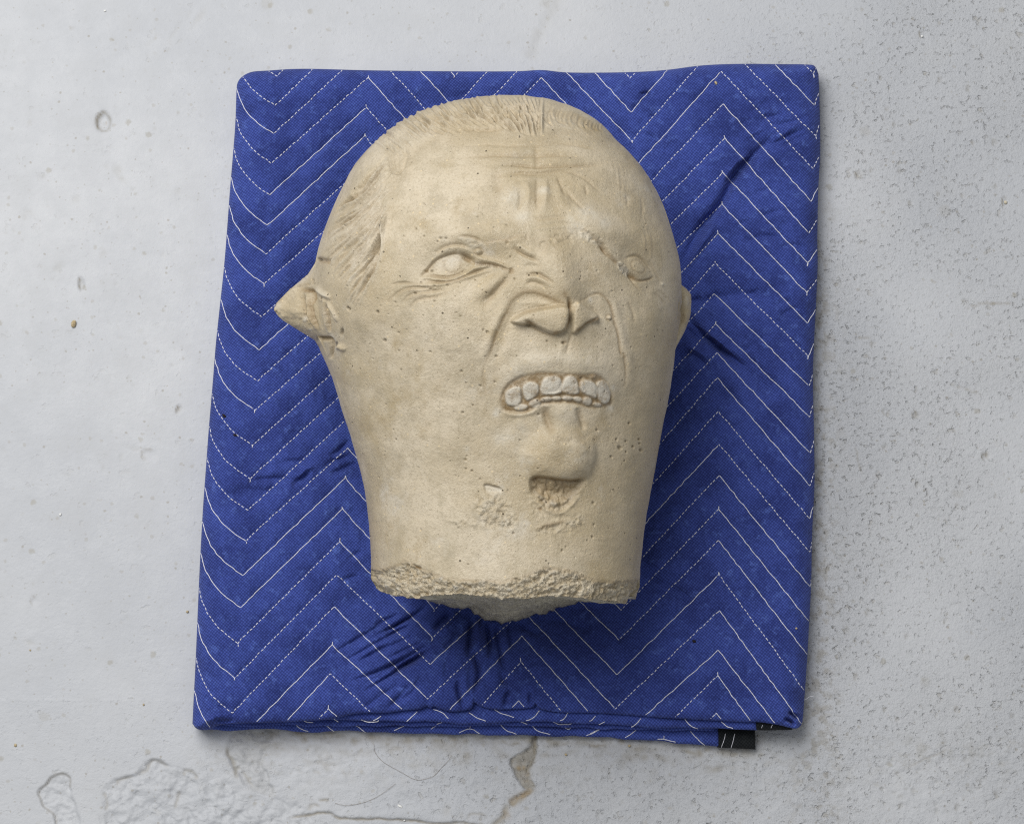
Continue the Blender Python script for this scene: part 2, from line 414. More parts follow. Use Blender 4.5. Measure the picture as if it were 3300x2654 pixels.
    for k in range(150):
        xx, yy = rg.uniform(1740, 3280), rg.uniform(2400, 2650)
        R.blob(xx, yy, rg.uniform(4, 13), rg.uniform(3, 8), rg.uniform(0, 180), rg.uniform(-0.9, -0.3), 1.3, 'smear', rg.uniform(0.3, 0.95))
    # crack with crumbled edges running down from under the blanket
    R.plateau([(1645,2450),(1676,2428),(1712,2398),(1722,2360),(1734,2360),(1730,2406),(1719,2443),(1708,2473),(1708,2502),(1723,2532),(1697,2540),(1675,2517),(1656,2491)], 4, -3.2, rough=2.2, rs=0.05, attr='stain', av=0.75)
    R.ridge([(1727,2355),(1725,2390),(1721,2425),(1712,2455),(1700,2475),(1690,2490)], 5, -1.6, 'stain', 1.0, 1.5, 0.05)
    R.ridge([(1645,2455),(1660,2475),(1680,2490),(1697,2512)], 5, -0.8, 'stain', 0.75, 1.4)
    for q in ((1672, 2473), (1688, 2472), (1695, 2512), (1700, 2490)): R.blob(*q, 7, 6, 20, 0.5, 1, 'rust', 0.9)
    R.ridge([(1714,2541),(1690,2556),(1665,2572),(1643,2589)], 9, -2.2, 'rust', 1.0, 1.2, 0.12)
    R.ridge([(1722,2536),(1690,2562),(1665,2580),(1638,2596)], 8, -0.6, 'stain', 0.8, 1.2, 0.12)
    R.ridge([(1640,2590),(1628,2610),(1626,2628),(1606,2645),(1585,2660)], 8, -1.3, 'stain', 0.75, 1.2, 0.1)
    R.blob(1632, 2624, 12, 14, 0, -0.8, 1, 'rust', 0.7)
    crack = [(930,2632),(993,2625),(1030,2617),(1060,2617),(1082,2634),(1119,2637),(1179,2640),(1231,2637),(1286,2640),(1342,2644),(1400,2653),(1480,2650),(1560,2660)]
    R.ridge(crack, 3.3, -2.2, 'stain', 0.85, 1.2, 0.05)
    R.step(crack[::-1], 5, 1.3, 40)
    R.ridge([(990,2612),(1003,2592),(1020,2593),(1030,2600)], 4, -1.0, 'stain', 0.6)
    R.ridge([(1028,2580),(1045,2577),(1062,2576)], 3.5, -0.9, 'stain', 0.7)
    R.ridge([(1505,2645),(1515,2622),(1545,2622),(1570,2632)], 4, -0.9, 'stain', 0.45)
    for q in ((1438, 2607, 13, 22), (1486, 2625, 10, 12), (1590, 2490, 9, 9), (1065, 2560, 7, 10), (1430, 2504, 7, 6), (1592, 2390, 9, 7)):
        R.blob(*q, 0, -0.5, 1.5, 'smear', 0.8)
    # pits in the paint
    def pit(cx, cy, rx, ry, a=0, dp=2.2, st=0.8):
        R.blob(cx, cy, rx, ry, a, -dp, 2.2)
        t = np.linspace(0.6*np.pi, 1.65*np.pi, 9)
        c, s = math.cos(math.radians(a)), math.sin(math.radians(a))
        R.ridge([(cx+rx*math.cos(q)*c-ry*math.sin(q)*s, cy+rx*math.cos(q)*s+ry*math.sin(q)*c) for q in t], max(2.5, 0.18*rx), 0, 'stain', st, 1.0, 0.2)  # dark arc on the lamp side only: the pit's inner shade, put into the colour
    pit(332, 392, 23, 31, 10, 4.5, 1.0); R.ridge([(332+23*math.cos(q), 392+31*math.sin(q)) for q in np.linspace(0, 2*np.pi, 14)], 4, 0, 'stain', 0.55, 1.0, 0); R.blob(331, 395, 11, 14, 0, 1.0); R.blob(341, 392, 3, 3, 0, 0, 1, 'rust', 1.0); R.blob(322, 384, 4, 4, 0, 0, 1, 'rust', 0.6)
    R.blob(322, 408, 6, 6, 0, 0.6, 1, 'rust', 0.4)
    pit(262, 914, 10, 20, -12, 2.4, 0.95); R.blob(262, 915, 7, 15, -12, 0, 1, 'smear', 0.9); pit(578, 1321, 6, 13, 25, 1.8, 0.95); R.blob(577, 1322, 4, 9, 25, 0, 1, 'stain', 0.6)
    pit(480, 1464, 24, 15, 0, 0.8, 0.4); R.blob(435, 1447, 22, 6, 12, -0.5, 1, 'smear', 0.7)
    pit(2953, 1337, 10, 10, 0, 2.0, 1.0); R.blob(2953, 1337, 8, 7, -40, 0, 1, 'stain', 0.55); pit(3239, 650, 13, 13, 0, 1.8, 1.0)
    pit(3180, 1469, 14, 13, 0, 2.0, 0.8); R.blob(3180, 1463, 8, 7, 40, 0, 1, 'stain', 0.9)
    pit(2766, 563, 10, 11, 0, 2.2, 1.0); R.blob(2766, 563, 8, 9, 0, 0, 1, 'stain', 0.75)
    pit(2973, 115, 12, 12, 0, 1.5, 0.8); pit(111, 1934, 11, 13, 0, 1.0, 0.5); pit(2855, 1325, 12, 9, -30, 0.8, 0.5)
    for q in ((2863,353),(2839,250),(2837,250),(3034,258),(3121,288),(2887,403),(3135,460),(3207,459),(2810,550),(2900,553),(3024,628),(3104,631),(3210,603),(2934,656),
              (2852,1440),(3050,2000),(2730,2030),(2852,2040),(2925,2047),(3134,2037),(2760,2180),(2982,2190),(2704,2265),(2853,2285),(3265,2305),(2895,2318),(3085,2286),(2799,1975),
              (3113,2445),(2894,2490),(2844,2540),(2905,2595),(3211,2557),(3087,2600),(2515,2535),(2710,1900),(3210,1600),(2836,1530),(2960,1560),(3088,1630),(2815,1110),(3112,970)):
        r = rg.uniform(5, 9); pit(q[0], q[1], r, r*rg.uniform(0.8, 1.2), 0, 1.1, 0.5); R.blob(q[0], q[1], r*0.8, r*0.8, 0, 0, 1, 'smear', rg.uniform(0.5, 1.0))
    for q in ((190,862,20,12,-25),(135,565,14,10,0),(380,550,18,16,30),(395,575,14,9,35),(345,537,10,9,0),(430,608,8,7,0),(575,617,9,10,0),(245,643,15,14,0),(210,545,8,8,0),
              (80,700,12,10,0),(95,685,20,8,20),(43,740,5,6,0),(18,752,5,6,0),(80,1066,12,6,-35),(75,985,14,4,-15),(440,625,6,5,0),(640,60,36,9,-55),(610,48,16,7,-60),(560,105,40,5,-52),(95,2068,16,8,10),
              (526,820,8,8,0),(374,915,9,7,0),(430,1240,8,7,0),(387,1087,7,5,0),(353,1210,6,5,0),(417,1216,6,6,0),(390,1475,6,12,0),(332,1507,5,10,0),(13,1450,8,8,0)):
        R.blob(q[0], q[1], q[2], q[3], q[4], -0.4, 1.3, 'smear', rg.uniform(0.35, 0.8))
    for k in range(260):
        R.blob(rg.uniform(0, 760), rg.uniform(0, 2400), rg.uniform(2.5, 6), rg.uniform(2.5, 5), rg.uniform(0, 180), -0.25, 1.2, 'smear', rg.uniform(0.2, 0.75))
    # scuffed streak behind the blanket and thin scratches
    for (a, b, ww, av) in (((1805,-20),(1745,90),16,0.55), ((1745,90),(1700,190),20,0.6), ((1760,60),(1715,200),12,0.4), ((520,105),(470,150),6,0.35)):
        R.ridge([a, ((a[0]+b[0])/2+4, (a[1]+b[1])/2), b], ww, -0.2, 'smear', av, 1.0, 0.1)
    for p in (([(2757,1440),(2768,1490),(2780,1525)]), ([(3050,1232),(3110,1252),(3165,1270)]), ([(2910,2480),(2960,2455),(3020,2430),(3065,2405)]), ([(2750,1085),(2790,1090),(2812,1096)]), ([(3100,1000),(3190,975),(3290,982)])):
        R.ridge(p, 2.2, -0.5, 'stain', 0.5, 1.3)
    d = R.get_d()*near
    P[..., 2] = d
    flat = ~near
    P[flat, 2] = 0
    F = grid_faces(*GX.shape)[:, ::-1]
    # no floor needed where the folded blanket covers it completely
    o = make_mesh('floor', P.reshape(-1, 3), F, FLOOR, attrs={'rough': rough, **{k: np.clip(v, 0, 1) for k, v in R.attr.items()}})
    tag(o, 'pale grey painted concrete floor, pitted and cracked', None, None, 'structure')
build_floor()

# ------------------------------------------------------------------ blanket outline (photo positions)
K = 3300/2156
TOPC = [(762,290),(766,266),(782,246),(812,232),(860,228),(980,222),(1194,227),(1454,230),(1660,230),(1745,226),(1837,234),(2020,233),(2143,226),(2265,211),(2388,206),(2510,207),(2600,208),(2626,214),(2638,240)]
RIGHTC = [(2638,240),(2641,320),(2643,430),(2643,505),(2637,612),(2634,765),(2635,857),(2629,995),(2620,1194),(2623,1378),(2625,1530),(2623,1607),(2617,1730),(2614,1883),(2606,2036),(2600,2143),(2590,2280),(2586,2325)]
BOTC = [(620,2330),(636,2347),(674,2347),(704,2336),(760,2330),(850,2328),(979,2322),(1071,2315),(1148,2298),(1240,2296),(1301,2288),(1350,2284),(1366,2278),(1376,2274),(1388,2281),(1400,2276),(1430,2287),(1462,2292),(1500,2288),(1520,2281),(1529,2263),(1545,2273),(1570,2281),(1600,2285),(1640,2284),(1690,2282),(1718,2277),(1726,2268),(1742,2283),(1806,2294),(1913,2296),(2020,2302),(2143,2312),(2296,2320),(2388,2325),(2449,2326),(2510,2335),(2559,2346),(2578,2340),(2586,2325)]
LEFTC = [(762,290),(758,400),(750,505),(741,612),(732,735),(722,857),(709,980),(696,1102),(686,1225),(673,1378),(664,1500),(653,1653),(643,1837),(631,2112),(624,2250),(620,2330)]
def curve(pts, n, t=None):
    p = smooth_poly(pts, 8)
    s = np.r_[0, np.cumsum(np.hypot(*np.diff(p, axis=0).T))]; s /= s[-1]
    q = np.linspace(0, 1, n) if t is None else t
    return np.c_[np.interp(q, s, p[:, 0]), np.interp(q, s, p[:, 1])]
_l = smooth_poly(LEFTC, 8); _r = smooth_poly(RIGHTC, 8); _t = smooth_poly(TOPC, 8); _b = smooth_poly(BOTC, 8)
def f_left(y): return np.interp(y, _l[:, 1], _l[:, 0])
def f_right(y): return np.interp(y, _r[:, 1], _r[:, 0])
_to = np.argsort(_t[:, 0]); _bo = np.argsort(_b[:, 0])
def f_top(x): return np.interp(x, _t[_to, 0], _t[_to, 1])
def f_bot(x): return np.interp(x, _b[_bo, 0], _b[_bo, 1])

# stitch rows: heights of the zigzag at its seven turning columns
ROWS = np.arange(0, 24)
def fillcol(d):
    k = sorted(d); return np.interp(ROWS, k, [d[i] for i in k]) + np.where(ROWS < k[0], (ROWS-k[0])*101.0, 0) + np.where(ROWS > k[-1], (ROWS-k[-1])*108.0, 0)
V1 = fillcol(dict(enumerate([246,341,432,527,629,726,818,915,1021,1127,1228,1322,1435,1542,1644,1742,1854,1957,2071,2184,2297])))
P2 = fillcol({3:251,4:347,5:439,15:1443,16:1541,17:1640,18:1745,19:1851,20:1954,21:2077,22:2170,23:2282})
V3 = fillcol({0:246,17:1963,18:2054,19:2139,20:2251})
P4 = fillcol({3:251,20:1966,21:2048,22:2132,23:2256})
V5 = fillcol({0:254,1:362,2:455,17:1966,18:2061,19:2173,20:2282})
P6 = fillcol({3:230,4:335,5:445,6:557,7:658,8:754,9:849,10:947,11:1045,12:1137,13:1217,14:1325,15:1431,16:1531,17:1640,18:1741,19:1851,20:1966,21:2094,22:2176,23:2296})
V7 = fillcol({1:341,2:440,3:545,4:649,5:752,6:848,7:944,8:1041,9:1148,10:1244,11:1344,12:1460,13:1565,14:1671,15:1779,16:1890,17:2001,18:2111,19:2222})
COLX = [([246,915,1644,2297],[893,851,799,748]), ([251,439,1443,1954,2282],[1186,1175,1121,1077,1058]), ([246,1963,2251],[1466,1400,1378]), ([251,2048,2256],[1744,1682,1671]),
        ([254,455,1966,2282],[2031,2036,2001,1982]), ([230,445,658,850,947,1140,1432,1741,1966,2296],[2324,2335,2325,2304,2302,2310,2317,2315,2318,2309]), ([235,440,752,944,1344,1671,1890,2111],[2622,2628,2606,2600,2610,2609,2611,2603])]
COLY = [V1, P2, V3, P4, V5, P6, V7]
def stitch_polyline(r):
    """list of runs [(x,y)...] on the visible top of the blanket, and its turning points"""
    pts = []
    y1 = COLY[0][r]
    x1 = np.interp(y1, *COLX[0])
    lift = 150+36*min(r, 20)/20
    xl = f_left(np.clip(y1-lift, 295, 2330))
    fr = [(0, 1), (0.10, 0.72), (0.28, 0.47), (0.55, 0.245), (1, 0)]
    for a, b in fr: pts.append((xl+(x1-xl)*a, y1-lift*b, 0 if a < 1 else 2))
    for c in range(1, 7):
        y = COLY[c][r]; pts.append((float(np.interp(y, *COLX[c])), y, 1 if c % 2 else 2))
    y7 = COLY[6][r]; x7 = pts[-1][0]
    xr = float(f_right(np.clip(y7-45, 240, 2325)))
    pts.append((xr, y7-46, 0))
    if r >= 19:
        pts[-2] = (float(f_right(min(y7, 2325)))-4, y7, 0); pts = pts[:-1]
    return pts
ROWPTS = [stitch_polyline(r) for r in ROWS]

# wrinkles: (points, half width, depth) in photo px / mm
WR = [([(2500,425),(2478,450),(2416,512),(2365,573),(2324,654),(2258,736),(2212,818),(2185,870)], 15, -5.0),
      ([(2462,471),(2498,461),(2559,430),(2600,415)], 8, -1.6), ([(2483,481),(2530,465),(2570,445),(2610,432)], 7, -1.4), ([(2500,400),(2545,395),(2590,380)], 8, -1.0),
      ([(2420,500),(2380,520),(2330,580)], 9, 1.8), ([(2310,720),(2260,790),(2215,870)], 9, 2.6), ([(2085,425),(2110,455)], 8, -1.2), ([(2060,305),(2095,300)], 7, -1.2),
      ([(2105,560),(2125,590)], 10, -1.0), ([(2380,780),(2470,760),(2540,770)], 9, -1.1), ([(2450,700),(2510,680),(2560,690)], 8, -0.8), ([(2500,800),(2560,790),(2600,800)], 8, -1.0),
      ([(2215,1030),(2273,1084),(2310,1117),(2365,1158),(2400,1185)], 11, -5.2), ([(2360,1150),(2388,1177),(2457,1241),(2510,1300)], 30, -3.0), ([(2208,1052),(2245,1085),(2270,1110)], 9, -3.0),
      ([(2250,1050),(2300,1088),(2360,1135)], 9, 2.4), ([(2227,983),(2330,955),(2420,948),(2503,946)], 22, -2.2), ([(2215,975),(2260,960)], 10, -2.2), ([(2200,1105),(2260,1140),(2300,1150)], 14, 2.0),
      ([(2180,1150),(2230,1140),(2290,1190)], 10, -1.8), ([(2200,1260),(2300,1260),(2380,1310)], 30, -1.6),
      ([(1061,1467),(1089,1454),(1126,1417)], 8, -2.0), ([(940,1565),(960,1550),(983,1532),(1000,1508)], 9, -2.8), ([(960,1540),(985,1515),(1010,1500)], 9, 1.6), ([(800,1552),(831,1546),(895,1541),(955,1548)], 9, -1.8),
      ([(1061,1527),(1107,1509),(1152,1488)], 9, -2.0), ([(890,1495),(940,1485),(1000,1490)], 8, -1.2), ([(760,1570),(850,1580),(920,1575)], 14, -1.2), ([(1040,1500),(1090,1480),(1140,1465)], 8, -1.4), ([(700,1600),(780,1590),(860,1610)], 16, -1.0),
      ([(1095,1870),(1130,1860),(1160,1855)], 7, -1.4), ([(1120,1800),(1170,1775)], 10, -1.2), ([(1075,1480),(1120,1450)], 8, 1.2)]
_rw = np.random.default_rng(11)
for k in range(15):      # creases fanning out to the lower left of the neck
    x0 = 1395-_rw.uniform(0, 160); y0 = 1955+k*13+_rw.uniform(-6, 6)
    ln = _rw.uniform(70, 220); a = math.radians(_rw.uniform(148, 158))
    WR.append(([(x0, y0), (x0+0.5*ln*math.cos(a)+3, y0+0.5*ln*math.sin(a)-4), (x0+ln*math.cos(a), y0+ln*math.sin(a))], _rw.uniform(5, 8), -_rw.uniform(1.2, 2.6)))
WR += [([(1385,2080),(1360,2087),(1290,2128),(1200,2169),(1130,2195)], 6, -2.4), ([(1452,1972),(1425,2000),(1400,2028)], 11, -3.6), ([(1475,1975),(1450,2010),(1415,2040)], 9, 2.4),
       ([(1519,1985),(1515,2030),(1512,2073),(1508,2115)], 8, -4.2), ([(1563,2000),(1572,2050),(1578,2090),(1570,2118)], 9, -4.4), ([(1540,1990),(1543,2040),(1542,2100)], 9, 2.6), ([(1593,2008),(1602,2060),(1612,2110),(1628,2165)], 8, -3.6),
       ([(1635,2005),(1640,2050),(1648,2090)], 8, -2.4), ([(1525,2095),(1541,2150),(1541,2185),(1527,2230)], 8, -3.4), ([(1474,2190),(1476,2225),(1484,2255),(1495,2285)], 6, -3.4), ([(1645,2220),(1630,2250),(1625,2285)], 7, -3.0),
       ([(1708,2228),(1709,2255),(1714,2280)], 6, -3.0), ([(1612,2150),(1622,2190),(1626,2215)], 8, -2.0), ([(1500,2150),(1500,2200),(1508,2240)], 10, 1.6), ([(1480,2010),(1460,2060),(1430,2090)], 9, -1.8),
       ([(1660,2000),(1700,2030),(1740,2045)], 10, -2.0), ([(1760,1990),(1830,2010),(1900,2030)], 16, -1.8), ([(1335,2190),(1300,2230),(1260,2270)], 7, -2.2), ([(1350,2170),(1320,2210),(1280,2250)], 7, 1.5), ([(1310,2110),(1260,2150),(1180,2200)], 9, -1.4),
       ([(1240,2285),(1300,2250),(1345,2215)], 8, -1.4), ([(1160,2290),(1230,2240),(1290,2200)], 9, -1.2), ([(2050,1830),(2140,1880),(2240,1930)], 13, -2.2), ([(2070,1790),(2160,1840),(2260,1850)], 14, 1.4), ([(2060,1880),(2150,1915),(2250,1960)], 9, -1.4),
       ([(2290,1960),(2330,2000),(2380,2010)], 9, -0.9), ([(2540,2292),(2560,2306),(2572,2318)], 6, -4.5), ([(2525,2315),(2545,2322),(2562,2338)], 6, -4.5), ([(2552,2290),(2575,2300),(2584,2312)], 7, 2.2),
       ([(2300,2250),(2350,2270)], 9, -0.8), ([(690,2310),(720,2325),(760,2320)], 7, -3.0), ([(640,2322),(680,2318),(720,2305)], 10, 2.0), ([(660,2150),(690,2190),(700,2240)], 12, -0.9), ([(660,2240),(690,2270),(740,2290)], 9, -1.0)]
for k in range(34):      # small puckers right of the head and in front of the neck
    x0, y0 = (_rw.uniform(2230, 2540), _rw.uniform(330, 1250)) if k < 20 else (_rw.uniform(1420, 2250), _rw.uniform(2020, 2240))
    a = math.radians(_rw.uniform(-38, -12)) if k < 20 else math.radians(_rw.uniform(60, 110)-0.05*(x0-1620)); ln = _rw.uniform(40, 110)
    WR.append(([(x0, y0), (x0+0.5*ln*math.cos(a), y0+0.5*ln*math.sin(a)+_rw.uniform(-5, 5)), (x0+ln*math.cos(a), y0+ln*math.sin(a))], _rw.uniform(6, 10), _rw.uniform(-0.85, -0.3) if k % 3 else 0.6))
HEADOUT = [(1588,312),(1700,313),(1839,352),(1976,449),(2093,591),(2162,752),(2205,930),(2210,1030),(2173,1150),(2130,1407),(2084,1666),(2062,1860),(2055,1943),(1873,1955),(1683,2000),(1549,1990),(1428,1960),(1210,1909),(1195,1770),(1184,1629),(1137,1431),(1066,1200),(1017,1094),(1000,970),(1020,823),(1096,627),(1197,478),(1366,361)]
ZT = 46.0
def blanket_z(fx, fy, rows=True):
    """height in mm of the blanket's top over photo positions"""
    shp = fx.shape
    R = Relief(fx, fy)
    x, y = R.fx, R.fy
    R.d += 1.3*fbm(x*0.0045, y*0.0045, 3)+0.35*fbm(x*0.02, y*0.02, 3)
    # sinks under the weight of the head
    p = np.asarray(HEADOUT, float)
    idx, sd = R.inside(p, 420)
    out = np.maximum(-sd, 0)
    nk = np.exp(-((x[idx]-1620)/330)**2)*sstep(1700, 1950, y[idx])
    R.d[idx] -= (11+10*nk)*np.exp(-(out/105)**1.3)+4.0*np.exp(-(out/260)**2)
    for pts, ww, h in WR: R.ridge(pts, ww, h*(2.9 if pts[0][1] > 1900 else 2.6), taper=0.3, n=4, sharp=1.5)
    if rows:
        for pts in ROWPTS:
            q = np.array([a[:2] for a in pts])
            idx, d, _, t = R.dist(q, 60)
            R.d[idx] += -3.0*np.exp(-d/15.0)+1.3*np.exp(-d/30.0)*fbm(x[idx]*0.035, y[idx]*0.035, 3)
    z = ZT + R.d
    # rounded edges
    def edge(d, rad, zl, pw=0.5):
        q = np.clip(d/rad, 0, 1); return zl+(z-zl)*np.maximum(1-(1-q)**2, 0)**pw
    dl = x-f_left(y); dr = f_right(y)-x; dt = y-f_top(x); db = f_bot(x)-y
    z = np.minimum.reduce([edge(dl, 105, 18.0), edge(dr, 80, 18.0), edge(dt, 62, 24.0), edge(db, 58, 36.0-16*sstep(760, 640, x))])
    return z.reshape(shp)
BL = empty('moving_blanket', 'blue quilted moving blanket folded flat under the stone head', 'blanket')
def build_blanket_top():
    na, nb = 540, 590
    ea = np.linspace(0, 1, na); ea = ea+0.035*np.sin(2*np.pi*ea)*-1*0.9
    eb = np.linspace(0, 1, nb); eb = eb-0.028*np.sin(2*np.pi*eb)
    ct, cb = curve(TOPC, na, ea), curve(BOTC, na, ea); cl, cr = curve(LEFTC, nb, eb), curve(RIGHTC, nb, eb)
    a = ea[None, :, None]; b = eb[:, None, None]
    G = (1-b)*ct[None]+b*cb[None]+(1-a)*cl[:, None]+a*cr[:, None] - ((1-a)*(1-b)*ct[0]+a*(1-b)*ct[-1]+(1-a)*b*cb[0]+a*b*cb[-1])
    fx, fy = G[..., 0], G[..., 1]
    z = blanket_z(fx, fy)
    X, Y = unproject(fx, fy, z)
    P = np.stack([X, Y, z], -1)
    V = P.reshape(-1, 3)
    F = grid_faces(nb, na)
    ids = np.arange(nb*na).reshape(nb, na)
    loop = np.r_[ids[0, :], ids[1:, -1], ids[-1, -2::-1], ids[-2:0:-1, 0]]
    B = V[loop]; cen = np.array([0, 0.0])
    onfront = np.zeros(len(loop)); onfront[na+nb-1:na+nb-1+na-1] = 1
    fxl = fx.ravel()[loop]
    onfront *= sstep(650, 720, fxl)
    nxt = np.roll(B, -1, 0)-np.roll(B, 1, 0); nin = np.stack([-nxt[:, 1], nxt[:, 0]], -1)*-1
    nin /= np.linalg.norm(nin, axis=1, keepdims=True)+1e-9
    s = np.sign(((cen-B[:, :2])*nin).sum(1)).mean(); nin *= -1 if s < 0 else 1
    rings = [B]
    for (zs, ins, zf, inf) in ((12, 0.2, 33.5, 0.6), (6, 1.0, 31.5, 2.5), (1.5, 3.5, 30.5, 7), (0.5, 12, 30.0, 16)):
        q = B.copy()
        q[:, :2] += nin*((1-onfront)*ins+onfront*inf)[:, None]
        q[:, 2] = (1-onfront)*np.minimum(zs, B[:, 2])+onfront*np.minimum(zf, B[:, 2]-0.5)
        rings.append(q)
    n = len(loop); off = len(V)
    V = np.vstack([V]+rings[1:])
    ring_ids = [loop]+[off+k*n+np.arange(n) for k in range(len(rings)-1)]
    for k in range(len(rings)-1):
        i0, i1 = ring_ids[k], ring_ids[k+1]
        F = np.vstack([F, np.stack([i0, np.roll(i0, -1), np.roll(i1, -1), i1], -1)])
    o = make_mesh('quilted_top', V, F, BLUE, BL)
build_blanket_top()

def stitch_geo(pts2, zfun, solid, rad=0.40, lift=0.30):
    """thread along photo positions; dips into the cloth between stitches. solid: flag, or one per point"""
    p = np.asarray(pts2, float)
    q, s = resample(p, 2.6)
    L = np.r_[0, np.cumsum(np.hypot(*np.diff(p, axis=0).T))]
    so = np.interp(s, L, np.broadcast_to(np.asarray(solid, float), (len(p),)))
    q = q + 1.7*np.c_[vnoise(s*0.06+pts2[0][0], s*0+3.1), vnoise(s*0.06+pts2[0][1], s*0+8.3)]*np.minimum(1, np.minimum(s, s[-1]-s)/12)[:, None]
    z = zfun(q[:, 0], q[:, 1])
    per = 14.5
    ph = np.cos(2*np.pi*(s/per+0.25*vnoise(s*0.03, s*0+1.7)))
    off = lift+so*0.12*ph+(1-so)*(0.95*ph-0.32)
    off = np.minimum(off, lift+0.16)
    X, Y = unproject(q[:, 0], q[:, 1], z)
    return tube(np.c_[X, Y, z+off], rad*(1+0.12*ph), 5)
def build_stitches():
    rng = np.random.default_rng(5)
    for r in ROWS:
        pts = ROWPTS[r]
        allp = np.array([p[:2] for p in pts])
        kinds = [p[2] for p in pts]
        path = [tuple(p) for p in smooth_poly(allp[:5], 5)[:-1]]; flag = [float(rng.random() < 0.55)]*len(path)
        for i in range(4, len(allp)):
            x, y = allp[i]; path.append((x, y)); 
            asc = i+1 < len(allp) and allp[i+1][1] < y
            f = float(rng.random() < (0.22 if asc else 0.62) or r == 21)
            flag.append(f)
            if kinds[i] and rng.random() < 0.42 and f_left(y)+6 < x < f_right(y)-8 and f_top(x)+6 < y < f_bot(x)-16:
                sgn = 1 if kinds[i] == 2 else -1
                dx = rng.uniform(-3, 3); path += [(x+dx, y+sgn*rng.uniform(7, 13)), (x+1, y)]; flag += [1.0, f]
            if i+1 < len(allp):
                path.append((x+(allp[i+1][0]-x)*0.03, y+(allp[i+1][1]-y)*0.03)); flag.append(f)
                path.append((x+(allp[i+1][0]-x)*0.97, y+(allp[i+1][1]-y)*0.97)); flag.append(f)
        path = np.array(path); flag = np.array(flag)
        q, s = resample(path, 2.0)
        L = np.r_[0, np.cumsum(np.hypot(*np.diff(path, axis=0).T))]; fl = np.interp(s, L, flag)
        x, y = q.T
        ok = (x > f_left(y)+1.5) & (x < f_right(y)-1.5) & (y > f_top(x)+2) & (y < f_bot(x)-(5 if r >= 21 else 2))
        idx = np.nonzero(ok)[0]
        for run in np.split(idx, np.nonzero(np.diff(idx) > 1)[0]+1):
            if len(run) < 6: continue
            V, F = stitch_geo(q[run], blanket_z_fast, fl[run]); make_mesh('stitch_row', V, F, THREAD, BL)
# fast lookup of the cloth height over photo positions
_gx = np.arange(600, 2660, 3.0); _gy = np.arange(196, 2356, 3.0)
_GX, _GY = np.meshgrid(_gx, _gy); _GZ = blanket_z(_GX, _GY)
def blanket_z_fast(x, y):
    u = np.clip((x-_gx[0])/3.0, 0, len(_gx)-1.001); v = np.clip((y-_gy[0])/3.0, 0, len(_gy)-1.001)
    i = u.astype(int); j = v.astype(int); a = u-i; b = v-j
    return (_GZ[j, i]*(1-a)+_GZ[j, i+1]*a)*(1-b)+(_GZ[j+1, i]*(1-a)+_GZ[j+1, i+1]*a)*b
build_stitches()

# lower folds, seen only along the front
def front_fold(front, zc, r, mat, parent, name, wob=0.0, depth=300.0, seed=0, nc=420, endr=5.0):
    f = np.asarray(front, float)
    x = np.linspace(f[0, 0], f[-1, 0], nc)
    y = hermite(f[:, 0], f[:, 1], x) + wob*vnoise(x*0.018+seed, x*0+seed*1.7)
    zr = zc+0.5*vnoise(x*0.01+seed*3, x*0+2.0)
    X, Y = unproject(x, y, zr-0.3*r)
    en = np.minimum(X-X[0], X[-1]-X); er = np.sqrt(np.clip(1-(1-np.clip(en/endr, 0, 1))**2, 0.02, 1))
    rows = []
    for d in (depth, 0.7*depth, 24, 18, 12, 8): rows.append((d, 1.0))
    ph = np.linspace(math.pi/2, -math.pi/2, 15)
    P = []
    for d, zz in rows: P.append(np.c_[X, Y+r+d, zr+r*er*zz+0.5*fbm(x*0.02+d, x*0+d*0.1+seed, 2)*min(1, d/12)])
    for a in ph: P.append(np.c_[X, Y+r-r*math.cos(a)+0.25*fbm(x*0.05+seed, x*0+a*1.5, 2), zr+r*er*math.sin(a)])
    for d in (10, 24, depth): P.append(np.c_[X, Y+r+d, zr-r*er])
    P = np.stack(P, 0)
    o = make_mesh(name, P.reshape(-1, 3), grid_faces(P.shape[0], nc), mat, parent)
    def zf(fx, fy):
        z = np.full(np.shape(fx), zc+0.6*r)
        for _ in range(8):
            xx, yy = unproject(fx, fy, z)
            dy = np.clip(yy-np.interp(xx, X, Y), 0.0, r)
            z = 0.5*z+0.5*(np.interp(xx, X, zr)+np.sqrt(np.maximum(r*r-(r-dy)**2, 0)))
        return z
    return o, zf
L2 = [(690,2332),(800,2328),(950,2323),(1100,2321),(1200,2322),(1350,2323),(1500,2330),(1650,2324),(1750,2326),(1900,2331),(2000,2337),(2130,2342),(2300,2347),(2440,2351)]
L3 = [(720,2340),(900,2338),(1100,2337),(1300,2338),(1500,2339),(1700,2340),(1900,2345),(2100,2352),(2300,2357)]
L4 = [(640,2349),(700,2352),(780,2354),(866,2348),(950,2356),(1040,2358),(1134,2356),(1272,2363),(1380,2363),(1500,2365),(1700,2368),(1900,2374),(2130,2388),(2320,2407)]
fo2, zf2 = front_fold(L2, 27.5, 4.5, BLUE, BL, 'lower_fold', 4.5, depth=34.0, seed=1.3)
fo3, zf3 = front_fold(L3, 18.0, 3.4, BLUE, BL, 'lower_fold', 4.0, depth=34.0, seed=4.1)
fo4, zf4 = front_fold(L4, 7.0, 5.6, BLUE, BL, 'lower_fold', 3.0, depth=70.0, seed=7.7)
bd2, zb2 = front_fold([(2432,2351),(2490,2352),(2553,2351)], 27.0, 5.0, BLACK, BL, 'binding', 0.8, 120, seed=2.2, nc=60, endr=2.5)
bd4, zb4 = front_fold([(2310,2407),(2370,2411),(2434,2414)], 7.0, 6.0, BLACK, BL, 'binding', 0.8, 120, seed=3.3, nc=60, endr=2.5)
bd2['label'] = 'black sewn binding strip on a lower fold'; bd4['label'] = 'black sewn binding strip on the bottom fold'
